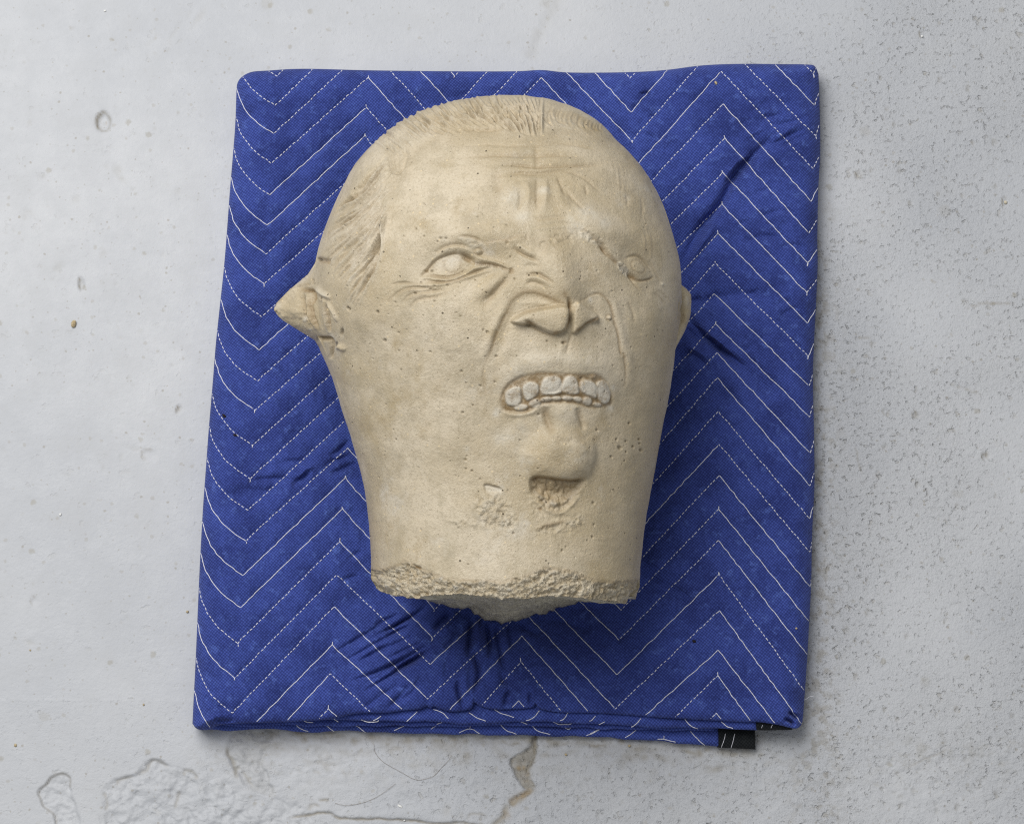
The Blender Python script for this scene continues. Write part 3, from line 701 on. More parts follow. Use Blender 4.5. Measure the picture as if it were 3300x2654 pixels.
def Z6(*p): return [(1200+a/2.695, 1850+b/2.695) for a, b in p]
def Z5(*p): return [(580+a/2.1675, 1650+b/2.1675) for a, b in p]
def Z7(*p): return [(1900+a/2.1675, 1650+b/2.1675) for a, b in p]
def fold_stitches(lst, zf, parent, rad=0.4):
    for p in lst:
        V, F = stitch_geo(smooth_poly(p, 4), zf, True, rad, lift=0.3); make_mesh('stitch_row', V, F, THREAD, parent)
fold_stitches([Z6((530,1172),(610,1205),(660,1250)), Z6((840,1200),(920,1250),(985,1272)), Z6((1060,1170),(1110,1205),(1230,1240)), Z6((1450,1182),(1390,1250),(1335,1268)), Z6((1700,1198),(1660,1255),(1632,1268)),
               Z6((1938,1228),(1910,1265),(1885,1272)), Z6((390,1190),(320,1255),(300,1275)), Z6((75,1230),(45,1250),(10,1268)), Z5((1075,1442),(1105,1462)), Z5((850,1442),(880,1462),(930,1466)), Z5((1265,1447),(1310,1462),(1375,1463),(1390,1450)),
               Z7((360,1438),(310,1490),(290,1498)), Z7((665,1443),(710,1490),(755,1510)), Z7((920,1462),(960,1493),(1000,1508)), Z7((105,1462),(65,1482))], zf2, fo2)
fold_stitches([Z6((1570,1280),(1640,1303),(1715,1297),(1732,1285)), Z6((605,1283),(560,1300)), Z6((1290,1278),(1345,1300))], zf3, fo3)
fold_stitches([Z6((1115,1305),(1150,1345),(1250,1386)), Z6((1390,1315),(1440,1355),(1545,1390)), Z6((755,1374),(845,1338),(930,1380)), Z6((845,1338),(852,1318)), Z6((2005,1333),(1940,1365),(1860,1398)), Z6((1672,1328),(1700,1343),(1728,1326)), Z6((560,1310),(510,1342)), Z6((300,1300),(190,1355)),
               Z5((805,1475),(840,1510),(895,1528)), Z5((1015,1480),(1040,1505),(1075,1528)), Z5((1200,1475),(1250,1502),(1295,1535)), Z7((325,1520),(250,1572)), Z7((705,1528),(750,1580),(805,1625)), Z7((475,1583),(520,1583),(600,1603)), Z7((518,1583),(520,1560)), Z7((95,1505),(5,1543))], zf4, fo4)
fold_stitches([Z7((1208,1485),(1202,1505)), Z7((1278,1482),(1268,1505))], zb2, bd2, 0.26)
fold_stitches([Z7((948,1545),(922,1640)), Z7((1015,1545),(988,1645))], zb4, bd4, 0.28)

# ------------------------------------------------------------------ stone head
HEAD = empty('stone_head', 'carved buff stone head with bared teeth lying face up on the blue blanket', 'sculpture')
LO = [(1630,310),(1588,311),(1447,332),(1366,361),(1310,389),(1253,425),(1197,478),(1157,526),(1124,571),(1096,627),(1072,683),(1048,748),(1030,801),(1018,850),(1010,900),(1006,950),(1005,1000),(1008,1050),(1018,1098),(1031,1130),(1046,1160),(1066,1203),(1084,1262),(1103,1324),(1121,1375),(1137,1431),(1154,1490),(1172,1560),(1184,1629),(1191,1700),(1195,1770),(1196,1839),(1195,1900)]
RO = [(1630,310),(1700,314),(1750,327),(1839,352),(1903,385),(1976,449),(2037,518),(2093,591),(2134,667),(2161,752),(2181,825),(2193,884),(2195,930),(2194,969),(2190,1022),(2184,1057),(2178,1100),(2172,1150),(2167,1195),(2153,1283),(2130,1407),(2107,1537),(2082,1666),(2067,1779),(2061,1858),(2062,1922)]
def build_head():
    NR, NT_, NB = 690, 680, 90
    th = np.r_[np.linspace(-0.42, np.pi+0.16, NT_), np.linspace(np.pi+0.16, 2*np.pi-0.42, NB+2)[1:-1]]
    NC = len(th)
    v = np.linspace(0, 1, NR)
    a = 0.075
    yy = 310+(1915-310)*(np.sqrt(v*v+a*a)-a)/(math.sqrt(1+a*a)-a)
    def outline(pts):
        p = np.asarray(pts, float); return hermite(np.sqrt(p[:, 1]-310), p[:, 0], np.sqrt(yy-310))
    xl, xr = outline(LO), outline(RO)
    def soft(a):
        k = 31; b = np.r_[2*a[0]-a[1:k+1][::-1], a, 2*a[-1]-a[-k-1:-1][::-1]]
        g = np.hanning(2*k+1); return np.convolve(b, g/g.sum(), 'valid')
    xl, xr = soft(xl), soft(xr); m0 = (xl[0]+xr[0])/2; xl[0] = xr[0] = m0
    ysq = np.where(yy < 880, 880+(yy-880)*0.945, yy)            # the crown leans away from the viewer
    zs = np.interp(yy, [310, 1000, 1400, 1915], [174, 178, 164, 136])
    zs = np.convolve(np.pad(zs, 40, 'edge'), np.ones(81)/81, 'valid')
    XL, Yr = unproject(xl, ysq, zs); XR, _ = unproject(xr, ysq, zs)
    c = (XL+XR)/2; wd = (XR-XL)/2
    H = wd*np.interp(yy, [310, 700, 1100, 1500, 1915], [0.92, 0.93, 0.93, 0.96, 0.97])
    Hb = wd*0.85
    ct, sn = np.cos(th)[None], np.sin(th)[None]
    up = np.maximum(sn, 0)
    sq = 0.06*np.sin(2*th)[None]**2                             # slightly squared cross-section
    X = c[:, None]+wd[:, None]*(ct*(1+sq*0.5))/(1+0.0)+wd[:, None]*0.07*up**2
    X = np.where(np.abs(ct) > 0.98, c[:, None]+wd[:, None]*ct+wd[:, None]*0.07*up**2, X)
    Z = zs[:, None]+np.where(sn > 0, H[:, None], Hb[:, None])*sn*(1+sq*0.7)
    # ragged end of the neck
    Yend_side = Yr[-1]
    rimx = [1195,1210,1266,1335,1400,1475,1567,1620,1710,1800,1890,1938,2010,2040,2064]
    rimy = [1893,1912,1921,1923,1919,1914,1923,1927,1927,1920,1922,1929,1936,1946,1920]
    lowx = [1195,1342,1428,1475,1512,1549,1614,1683,1730,1753,1781,1809,1873,1911,2064]
    lowy = [1900,1925,1960,1953,1963,1990,2000,2000,1989,1995,1978,1971,1951,1942,1925]
    Xe, Ze = X[-1], Z[-1]
    Ye = np.full(NC, Yend_side)
    for _ in range(6):
        fx, fy = project(np.stack([Xe, Ye, Ze], -1))
        ft = np.interp(fx, rimx, rimy); fl = np.interp(fx, lowx, lowy)
        s = np.sin(th)
        tgt = np.where(s > 0, ft, fl*sstep(0, -0.25, s)+ft*(1-sstep(0, -0.25, s)))
        _, Ye = unproject(fx, tgt, Ze)
    kk = sstep(0.80, 1.0, v)[:, None]
    Y = Yr[:, None]+kk*(Ye[None]-Yend_side)
    P = np.stack([X, Y, Z], -1)
    # ears: drawn out sideways
    _, fyb = project(P)
    e = np.interp(fyb, [838,858,884,914,937,968,986,996,1006,1020,1034,1049,1068,1083,1097,1120], [0,7,20,55,82,112,122,126,124,114,98,74,46,22,6,0])*KF*0.94
    ang = np.abs(th-(np.pi-0.02))[None]
    half = 0.34*np.interp(fyb, [838, 900, 996, 1060, 1120], [0.5, 0.85, 0.9, 0.9, 0.6])
    bell = np.clip(1-ang/half, 0, 1); bell = bell*(0.55+0.45*bell)
    bell = np.where(ang < 0.03, bell*(1-0.02*(1-ang/0.03)), bell)
    P[..., 0] -= e*bell
    earL = (e*bell > 1.2)
    e2 = np.interp(fyb, [905,918,930,950,972,1000,1025,1045,1075,1105,1135], [0,8,27,43,46,45,43,37,29,14,0])*KF*0.94
    ang2 = np.where(th > np.pi, th-2*np.pi, th); ang2 = np.abs(ang2+0.17)[None]
    bell2 = np.clip(1-(ang2/0.15)**2, 0, 1)**0.5
    P[..., 0] += e2*bell2
    earR = (e2*bell2 > 0.8)
    def normals(P):
        Q = np.concatenate([P[:, -1:], P, P[:, :1]], 1)
        du = np.gradient(P, axis=0); dv = (Q[:, 2:]-Q[:, :-2])
        n = np.cross(du, dv); l = np.linalg.norm(n, axis=-1, keepdims=True); n = n/np.maximum(l, 1e-9)
        cen = np.stack([c, Yr, zs], -1)[:, None]
        flip = np.sign(((P-cen)*n).sum(-1).mean())
        return n*flip
    N = normals(P)
    fx, fy = project(P)
    view = CAM-P; view /= np.linalg.norm(view, axis=-1, keepdims=True)
    front = ((N*view).sum(-1) > -0.05) & (Z > zs[:, None]-40)
    R = Relief(fx+1.6*fbm(fx*0.06, fy*0.06, 3, 0.6), fy+1.6*fbm(fx*0.06+31, fy*0.06+7, 3, 0.6), front)
    for aa in ('stain', 'pale', 'fresh', 'pit', 'core'): R.get(aa)
    rg = np.random.default_rng(21)
    f0x, f0y = R.fx, R.fy
    R.d += np.where(R.ok, 1.6*fbm(f0x*0.006, f0y*0.006, 3)+0.35*fbm(f0x*0.035, f0y*0.035, 3), 0)
    A = lambda *p: [(1250+a/2.156, 700+b/2.156) for a, b in p]
    Q4 = lambda *p: [(1500+a/3.468, 880+b/3.468) for a, b in p]
    C5 = lambda *p: [(1450+a/2.89, 1180+b/2.89) for a, b in p]
    H1 = lambda *p: [(850+a/2.478, 280+b/2.478) for a, b in p]
    H2 = lambda *p: [(1500+a/2.478, 280+b/2.478) for a, b in p]
    E7 = lambda *p: [(850+a/4.1286, 780+b/4.1286) for a, b in p]
    E8 = lambda *p: [(2000+a/4.334, 750+b/4.334) for a, b in p]
    # ---- broad forms
    R.blob(1465, 855, 150, 75, 4, -6.0)                 # left eye socket
    R.blob(1610, 850, 60, 60, 0, -3.0)
    R.blob(2060, 870, 90, 80, 50, -6.0)
    R.blob(1800, 900, 62, 140, -14, 11.0)               # bridge of the nose
    R.blob(1540, 750, 170, 42, -4, 5.0)                 # brows
    R.blob(1900, 715, 140, 42, 26, 5.5)
    R.blob(1720, 745, 70, 60, 0, -2.0)
    R.blob(1480, 1060, 150, 110, 0, 5.5)                # cheek
    R.blob(2080, 1050, 60, 120, 0, 3.0)
    R.blob(1800, 1180, 190, 140, 0, 8.0)                # muzzle
    R.blob(1640, 1330, 90, 90, 0, -3.0); R.blob(1990, 1330, 60, 90, 0, -2.5)
    R.blob(1800, 1466, 92, 92, 0, 13.0, 2.0)            # chin
    R.blob(1720, 600, 200, 60, 0, 1.5)
    # ---- left eye
    eyeL = A((225,405),(270,340),(330,280),(420,245),(500,240),(560,265),(600,300),(560,370),(490,405),(400,430),(290,415))
    R.plateau(eyeL, 5, -2.2)
    R.blob(1449, 853, 64, 36, -12, 2.2, 1.2)
    R.ridge(A((330,260),(400,225),(480,212),(560,228),(625,270)), 7, 1.6)
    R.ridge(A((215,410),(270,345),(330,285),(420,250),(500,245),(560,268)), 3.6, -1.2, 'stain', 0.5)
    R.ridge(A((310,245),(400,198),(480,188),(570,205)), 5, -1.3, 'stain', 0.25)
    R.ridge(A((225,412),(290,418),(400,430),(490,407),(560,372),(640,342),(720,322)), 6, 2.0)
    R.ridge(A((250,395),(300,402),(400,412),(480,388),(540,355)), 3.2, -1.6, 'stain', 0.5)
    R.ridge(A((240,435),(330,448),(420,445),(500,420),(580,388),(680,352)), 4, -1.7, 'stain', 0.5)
    R.ridge(A((100,455),(200,468),(330,470),(450,440),(560,410),(680,372),(770,352)), 6, 1.7)
    R.ridge(A((60,455),(180,462),(260,462)), 4, -0.9, 'stain', 0.25)
    ring = [(1454+31*math.cos(t), 849+27*math.sin(t)) for t in np.linspace(0, 2*np.pi, 14)]
    R.ridge(ring, 3.5, -0.45, 'stain', 0.3, taper=0)
    R.blob(1440, 845, 40, 24, -12, 0, 1, 'pale', 0.5)
    R.blob(1500, 827, 19, 9, 32, -3.6, 1.2, 'stain', 0.95)
    R.blob(1366, 871, 6, 5, 0, -1.8, 1, 'stain', 0.8)
    R.blob(1385, 871, 4, 4, 0, -1.2, 1, 'pit', 0.6)
    R.blob(1542, 809, 13, 9, 10, 2.2, 1.5); R.ridge([(1542+15*math.cos(t), 810+10*math.sin(t)) for t in np.linspace(0, 2*np.pi, 10)], 2.6, -1.0, 'stain', 0.4, taper=0)
    R.ridge(A((585,255),(640,285),(720,300),(800,330),(860,362)), 8, 2.4)
    R.ridge(A((560,300),(620,318),(700,322),(780,338),(845,365)), 4.5, -2.4, 'stain', 0.7)
    for k in range(14):
        x0 = 600+k*15; R.ridge(A((x0, 290+k*3.3), (x0+12, 345+k*1.5)), 2.0, rg.uniform(-0.8, 0.8), 'pale', 0.5)
    R.ridge(A((520,350),(580,352),(640,345),(740,322)), 4, 1.2)
    # cheek fold that runs up to the inner corner
    R.blob(1580, 915, 62, 24, -38, 3.6, 1.3)
    R.ridge(A((858,378),(818,438),(752,508),(690,585),(660,640)), 11, -2.2, 'stain', 0.45, 0.7, 0.35)
    R.ridge(A((845,350),(858,368),(850,392)), 6, -1.6, 'stain', 0.7)
    R.ridge(A((640,600),(690,560),(760,520)), 8, -0.8, None)
    # crow's feet
    for p, ww, h in ((A((40,575),(80,520),(160,490),(300,492)), 5, -1.5), (A((100,605),(150,545),(250,522),(410,500)), 5, -1.5), (A((150,640),(210,575),(330,552),(420,525)), 5, -1.0), (A((70,550),(120,508),(230,500)), 4, 0.9),
                     (A((20,470),(90,455),(170,455)), 4, -0.8), (A((120,575),(190,540),(290,525)), 5, 1.0), (A((0,600),(30,555),(60,530)), 5, -0.7)):
        R.ridge(p, ww, h, 'stain', 0.22)
    # brows and frown
    R.step(A((660,187),(760,167),(840,162),(890,140),(940,112)), 3, 1.5, 28, 'stain', 0.45)
    R.plateau(A((490,140),(560,140),(640,165),(665,190),(600,215),(540,190)), 6, 0.6, rough=1.4, rs=0.12, attr='pale', av=0.35)
    R.ridge(A((480,140),(560,138),(625,158),(668,187)), 3.4, -1.2, 'stain', 0.45)
    R.blob(*A((828,178))[0], 5, 5, 0, -1.8, 1, 'stain', 0.6)
    R.ridge(A((870,208),(930,248),(1000,288),(1045,312)), 5, -2.2, 'stain', 0.3)
    R.ridge(A((900,190),(960,230),(1030,270)), 9, 1.6)
    R.ridge(A((940,340),(1000,338),(1060,352)), 7, -0.9, None)
    R.ridge(A((960,400),(1030,396),(1080,418),(1135,462)), 4.5, -2.0, 'stain', 0.35)
    R.ridge(A((950,425),(1020,418),(1075,445),(1120,478)), 7, 1.4)
    R.ridge(A((950,465),(1010,450),(1090,480)), 5, -1.1, 'stain', 0.2)
    R.plateau(A((930,120),(1060,130),(1250,110),(1340,90),(1250,180),(1100,260),(1010,200)), 20, -0.6, rough=1.6, rs=0.09, attr='stain', av=0.16)
    for p in (A((990,80),(1080,60),(1200,50),(1300,60)), A((1010,110),(1130,95),(1280,90))): R.ridge(p, 5, -0.7, None)
    # right brow / eye
    R.ridge(A((1310,80),(1400,130),(1480,190),(1520,240),(1560,280),(1620,330),(1700,400),(1745,482),(1775,525)), 4.5, -2.4, 'stain', 0.45)
    R.step(A((1775,525),(1745,482),(1700,400),(1620,330),(1560,280),(1520,240),(1480,190),(1400,130),(1310,80)), 5, 1.6, 40)
    R.blob(*A((1497,222))[0], 22, 7, 50, -2.2, 1, 'stain', 1.0); R.blob(*A((1722,412))[0], 22, 8, 38, -2.2, 1, 'stain', 0.9)
    R.plateau(A((1610,310),(1650,320),(1700,390),(1680,410),(1620,360)), 5, 0.8, rough=2.2, rs=0.16, attr='pale', av=0.8)
    R.plateau(A((1280,90),(1400,110),(1480,180),(1440,190),(1330,140)), 8, 0.3, rough=1.4, rs=0.15, attr='pale', av=0.5)
    R.blob(2066, 862, 40, 24, 42, 2.8, 1.4); R.ridge([(2064+26*math.cos(t)*0.75-20*math.sin(t)*0.6, 858+26*math.cos(t)*0.65+20*math.sin(t)*0.7) for t in np.linspace(0, 2*np.pi, 13)], 3, -0.4, 'stain', 0.3, taper=0)
    R.ridge(A((1650,290),(1730,262),(1790,288),(1840,350),(1868,405)), 4, -1.3, 'stain', 0.25)
    R.ridge(A((1738,432),(1780,441),(1840,428),(1868,408)), 3.2, -1.5, 'stain', 0.55)
    R.ridge(A((1820,290),(1860,350),(1915,470)), 3.5, -0.6, 'stain', 0.25)
    R.blob(*A((1915,465))[0], 4, 5, 0, 1.5, 1, 'pale', 0.8)
    for p in (A((1870,500),(1910,530),(1945,590)), A((1850,520),(1890,560),(1920,610)), A((1660,560),(1690,640),(1700,740))): R.ridge(p, 5, -0.8, 'stain', 0.15)
    # ---- nose
    nl = Q4((530,300),(470,420),(400,560),(340,700),(300,830),(255,935),(222,1000))
    R.step(nl, 3.5, -0.0, 40); R.ridge(nl, 6, -0.8, 'stain', 0.6, 0.9); R.ridge([(x-16, y-3) for x, y in nl], 15, 1.8); R.ridge([(x+22, y+2) for x, y in nl], 18, -1.5)
    R.ridge(Q4((222,1000),(205,1120),(215,1260),(240,1380)), 5, -0.9, 'stain', 0.25)
    arc = A((840,620),(890,562),(950,532),(1020,530),(1100,555),(1180,600),(1232,630))
    R.step(arc, 7, -1.8, 34, 'stain', 0.45); R.ridge(arc, 4, -0.4, 'stain', 0.4)
    nose = A((862,722),(900,682),(975,650),(1080,628),(1190,610),(1240,640),(1245,700),(1225,760),(1165,808),(1105,795),(1050,765),(985,738),(930,742))
    R.plateau(nose, 6, 7.0, dome=4.0)
    R.ridge(A((860,715),(910,672),(1000,642),(1100,622),(1210,612)), 4, -1.8, 'stain', 0.3)
    R.ridge(A((900,600),(980,590),(1080,600),(1170,625)), 8, 0.9)
    R.ridge(A((900,735),(960,742),(1010,755),(1080,795),(1150,812),(1190,790)), 5, -1.8, 'stain', 0.35)
    R.blob(*A((985,728))[0], 16, 6, 25, -2.6, 1, 'stain', 1.0); R.blob(*A((1150,795))[0], 12, 7, 0, -1.0, 1, 'stain', 0.85); R.ridge(A((1020,748),(1080,785),(1140,802)), 4, -0.6, 'pale', 0.7)
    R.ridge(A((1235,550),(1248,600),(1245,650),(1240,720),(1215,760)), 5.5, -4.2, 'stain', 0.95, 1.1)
    R.blob(*A((1215,540))[0], 16, 10, 60, -0.6, 1, 'stain', 0.5)
    noseR = A((1265,800),(1262,740),(1270,650),(1300,590),(1360,620),(1430,665),(1450,705),(1430,722),(1370,735),(1330,770),(1300,795))
    R.plateau(noseR, 6, 4.5, dome=2.2)
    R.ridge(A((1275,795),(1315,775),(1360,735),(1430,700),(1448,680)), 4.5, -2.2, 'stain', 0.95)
    R.blob(*A((1300,775))[0], 10, 6, -30, 0, 1, 'stain', 0.9); R.blob(*A((1432,700))[0], 9, 7, 0, 0, 1, 'stain', 0.9)
    nr = A((1270,600),(1340,575),(1430,532),(1485,538),(1532,592),(1552,655),(1570,740),(1592,835),(1612,950))+Q4((1750,900),(1770,1030),(1775,1200),(1758,1330))
    R.ridge(nr, 4.2, -0.8, 'stain', 0.6, 1.0); R.ridge([(x+14, y-3) for x, y in nr[2:]], 13, 1.2)
    R.blob(*A((1530,697))[0], 8, 8, 0, 2.0, 1.5); R.ridge([(A((1530,697))[0][0]+9*math.cos(t), A((1530,697))[0][1]+9*math.sin(t)) for t in np.linspace(0, 2*np.pi, 9)], 2.2, -0.9, 'stain', 0.45, taper=0)
    R.blob(*A((1400,575))[0], 7, 8, 0, 0, 1, 'pale', 1.0); R.ridge(A((1405,620),(1450,660),(1490,700)), 4, -0.9, None)
    R.ridge(Q4((1170,640),(1135,790),(1105,900)), 5, -1.2, 'stain', 0.2); R.ridge(Q4((1060,720),(1065,800),(1040,900)), 8, 1.0)
    R.blob(*Q4((1085,770))[0], 8, 6, 0, -1.6, 1, 'stain', 0.6)
    # ---- mouth
    lip = Q4((395,1400),(430,1270),(520,1150),(650,1070),(800,1020),(950,1010),(1150,1010),(1300,1030),(1450,1090),(1570,1200),(1650,1340),(1665,1440))
    R.ridge([(x, y-12) for x, y in lip], 28, 1.6, 'pale', 0.35)
    mouth = Q4((395,1470),(420,1370),(480,1260),(570,1180),(700,1125),(850,1095),(1000,1105),(1150,1110),(1300,1120),(1420,1110),(1520,1180),(1610,1320),(1645,1430),(1615,1490),(1500,1485),(1380,1480),(1260,1440),(1100,1425),(950,1425),(830,1450),(700,1525),(560,1548),(440,1535))
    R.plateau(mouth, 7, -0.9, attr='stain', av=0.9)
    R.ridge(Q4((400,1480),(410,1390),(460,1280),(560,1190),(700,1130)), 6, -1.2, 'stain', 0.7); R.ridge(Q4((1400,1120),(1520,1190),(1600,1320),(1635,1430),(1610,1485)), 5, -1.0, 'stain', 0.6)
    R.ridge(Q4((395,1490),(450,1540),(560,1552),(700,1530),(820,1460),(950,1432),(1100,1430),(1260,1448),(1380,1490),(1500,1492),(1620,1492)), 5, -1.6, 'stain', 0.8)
    R.ridge(Q4((420,1560),(560,1585),(720,1560),(850,1480)), 8, 1.6)
    teeth_u = [Q4((458,1340),(520,1288),(602,1278),(618,1380),(602,1450),(530,1472),(468,1440)), Q4((648,1262),(700,1213),(790,1238),(805,1310),(765,1372),(690,1405),(648,1340)), Q4((852,1232),(885,1172),(980,1150),(1042,1200),(1042,1312),(960,1335),(848,1325)),
               Q4((1072,1232),(1108,1165),(1160,1145),(1212,1198),(1238,1312),(1160,1325),(1072,1292)), Q4((1258,1252),(1300,1195),(1390,1215),(1432,1268),(1436,1370),(1366,1358),(1286,1312)), Q4((1448,1252),(1500,1205),(1562,1248),(1606,1340),(1596,1420),(1530,1440),(1468,1372))]
    lw = [(620,1500,72,34,-8),(775,1452,64,44,-18),(900,1405,58,27,-8),(1012,1390,50,24,0),(1130,1390,58,26,0),(1240,1402,50,30,12),(1345,1424,54,44,20),(1460,1462,54,24,8)]
    teeth_l = []
    for cx, cy, rx, ry, an in lw:
        c_, s_ = math.cos(math.radians(an)), math.sin(math.radians(an))
        teeth_l.append(Q4(*[(cx+rx*math.cos(t)*c_-ry*math.sin(t)*s_, cy+rx*math.cos(t)*s_+ry*math.sin(t)*c_) for t in np.linspace(0, 2*np.pi, 9)[:-1]]))
    def grow(tp, k):
        a_ = np.array(tp); return [tuple(q) for q in a_.mean(0)+(a_-a_.mean(0))*k]
    teeth_u = [grow(tp, 1.13) for tp in teeth_u]; teeth_l = [grow(tp, 1.08) for tp in teeth_l]
    for tp in teeth_u: R.plateau(tp, 4.2, 1.6+rg.uniform(-0.5, 0.5), dome=0.6, rough=0.6, rs=0.05, attr='pale', av=1.0)
    for tp in teeth_l: R.plateau(tp, 2.8, 0.9, dome=1.1, attr='pale', av=0.8)
    R.ridge(Q4((830,1345),(960,1345),(1060,1320),(1180,1345),(1290,1335)), 5, 1.2, 'stain', 0.6)
    for p in (Q4((625,1290),(630,1370),(650,1430)), Q4((825,1240),(830,1320),(820,1350)), Q4((1052,1180),(1055,1260),(1055,1310)), Q4((1250,1220),(1250,1290),(1255,1330)), Q4((1440,1240),(1442,1330),(1440,1400))):
        R.ridge(p, 4, -0.8, 'stain', 0.8)
    R.blob(*Q4((1400,1150))[0], 9, 7, 0, 1.4, 1, 'stain', 0.5); R.blob(*Q4((430,1430))[0], 12, 18, 0, 0.8, 1, 'stain', 0.6); R.blob(*Q4((1270,1165))[0], 5, 4, 0, -1, 1, 'pit', 0.7)
    for q in ((360,1530),(340,1570),(1640,1270),(1625,1500)): R.blob(*Q4(q)[0], 12, 12, 0, 0, 1, 'pale', 0.8)
    # ---- chin
    R.blob(1818, 1335, 40, 36, 0, 3.4, 1.4, 'pale', 0.35)
    R.ridge(C5((890,370),(895,450),(920,540),(960,610)), 14, -3.2, 'stain', 0.55, 0.8); R.ridge(C5((1170,380),(1205,470),(1240,590)), 9, -2.4, 'stain', 0.3)
    R.ridge(C5((600,500),(700,540),(820,560)), 24, 1.6); R.ridge(C5((960,690),(1060,680),(1140,690)), 10, -1.0, None)
    R.step(C5((1300,640),(1345,760),(1340,860),(1285,990),(1240,1060)), 9, 3.2, 60)
    R.step(C5((760,1055),(720,960),(700,860),(690,760)), 12, 1.6, 60)
    shelf = [(1716,1543),(1740,1537),(1775,1540),(1810,1545),(1845,1547),(1881,1543),(1876,1562),(1866,1585),(1850,1608),(1830,1630),(1806,1645),(1783,1646),(1762,1636),(1743,1620),(1724,1598),(1713,1568)]
    R.plateau(shelf, 11, -6.0, rough=4.0, rs=0.05, attr='stain', av=0.42); R.plateau([(1722,1588),(1760,1600),(1800,1606),(1840,1596),(1872,1572),(1850,1612),(1830,1632),(1806,1648),(1783,1648),(1760,1638),(1740,1622)], 14, 4.6, rough=2.5, rs=0.07)
    R.ridge(C5((755,1075),(800,1045),(870,1035),(1000,1055),(1120,1065),(1240,1060)), 5.5, -3.0, 'stain', 0.9, 1.2, 0.1)
    R.ridge(C5((760,1100),(800,1170),(850,1215),(900,1275),(940,1330)), 5, 0.3, 'pale', 0.3); R.ridge(C5((930,1250),(960,1275),(1000,1270)), 7, 2.0, 'pale', 0.6)
    R.ridge(C5((950,1340),(1040,1310),(1120,1230),(1200,1130),(1240,1075)), 5, 0.2, 'pale', 0.25)
    for k in range(5): R.ridge(C5((790+15*k, 1130+26*k), (950, 1165+28*k), (1130-12*k, 1130+26*k)), 5, rg.uniform(-1.4, 0.8), 'stain', 0.25)
    R.blob(*C5((845,1325))[0], 7, 6, 0, -2, 1, 'stain', 0.7)
    # ---- scars below the chin
    R.plateau(C5((318,1108),(350,1100),(478,1138),(465,1170),(350,1175),(325,1150)), 3.5, -1.8, n=2, attr='pale', av=0.55); R.ridge(C5((318,1120),(345,1105),(470,1135)), 3, -0.9, 'stain', 0.6, taper=0.1)
    R.plateau(C5((250,1200),(420,1190),(560,1290),(610,1420),(590,1500),(420,1500),(300,1440),(240,1330)), 16, -1.0, rough=2.4, rs=0.08, attr='fresh', av=0.55)
    R.plateau(C5((0,1430),(180,1440),(420,1450),(620,1480),(600,1530),(350,1510),(50,1470)), 10, -0.6, rough=1.6, rs=0.1, attr='fresh', av=0.4)
    R.plateau(C5((800,1540),(860,1480),(1000,1470),(1120,1440),(1210,1390),(1230,1450),(1100,1520),(960,1560)), 10, -0.8, rough=2.2, rs=0.09, attr='fresh', av=0.5)
    R.step(C5((810,1530),(890,1490),(1000,1470),(1100,1435)), 4, -1.4, 26, 'stain', 0.45)
    R.plateau(C5((720,1180),(800,1170),(900,1330),(1000,1380),(1180,1400),(960,1440),(780,1380)), 16, -0.7, rough=1.4, rs=0.08)
    for q, r in (((1585,760),8),((1710,750),5),((1560,680),4.5),((1765,680),5),((1780,785),6),((1680,530),5),((1365,592),4.5),((1505,842),5),((1335,1270),5),((1645,700),4),((1770,720),4),((1645,800),4),((1630,880),3.5),((120,430),4.5),((285,182),4.5),((420,145),4),((110,45),5),
                 ((825,448),5),((215,363),3.5),((145,868),4),((150,955),3.5),((205,972),4),((812,940),3),((655,1022),3),((282,1050),3.5),((1325,1588),4.5),((590,1552),4.5),((1340,1475),4),((1280,745),3),((650,688),3),((865,305),3),((1045,1715),4)):
        p = C5(q)[0]; R.blob(*p, r*0.8, r*0.7, 20, -1.6, 1.4, 'pit', 0.5)
    for q, r in (((250,130),3.5),((370,147),4.5),((405,147),4.5),((345,168),3.5),((195,80),3.5),((880,428),3.5),((850,270),3),((685,525),3.5),((605,435),3),((325,478),4),((295,500),4),((412,470),4),((190,527),4),((328,580),4),((55,590),4),((480,660),3),((510,685),3),((696,792),5),((668,778),4),((300,932),4),((755,962),5),((80,800),4),
                 ((1102,858),3.5),((1325,435),4),((1205,870),6),((825,62),3.5)):
        p = A(q)[0]; R.blob(*p, r*0.8, r*0.7, 20, -1.4, 1.4, 'pit', 0.55)
    for q, r in (((860,1040),4.5),((970,100),4),((1215,1134),4),((1025,1190),3.5),((1145,740),3.5),((1120,730),3.5)):
        pass
    for q, rx, ry in (((1120,875),3,5),((1140,890),4,4),((1522,930),4,5),((1035,1195),5,12),((955,1375),7,9),((552,975),5,6),((1615,1305),5,5),((160,940),4,5),((720,225),5,4),((765,748),3,3)):
        p = E7(q)[0]; R.blob(*p, rx, ry, 10, -1.8, 1.4, 'pit', 0.75)
    for k in range(260):
        x0, y0 = rg.uniform(1080, 2130), rg.uniform(480, 1830)
        r = rg.choice([1.2, 1.6, 2.0, 2.6], p=[0.4, 0.35, 0.17, 0.08]); R.blob(x0, y0, r, r*rg.uniform(0.7, 1.1), rg.uniform(0, 180), -1.0, 1.3, 'pit', rg.uniform(0.35, 0.75))
    # ---- hair
    hairline = H1((780,1734),(815,1500),(868,1300),(928,1130),(978,960),(1010,800),(1060,720),(1115,610),(1180,540),(1300,462),(1450,400),(1600,352),(1750,332),(1880,342),(2000,372))+H2((560,420),(680,382),(800,342),(950,370),(1080,402),(1220,460))
    R.step(hairline[::-1], 12, 1.4, 140, 'stain', 0.10, taper=0.05)
    def lerp(p, q, t): return (p[0]+(q[0]-p[0])*t, p[1]+(q[1]-p[1])*t)
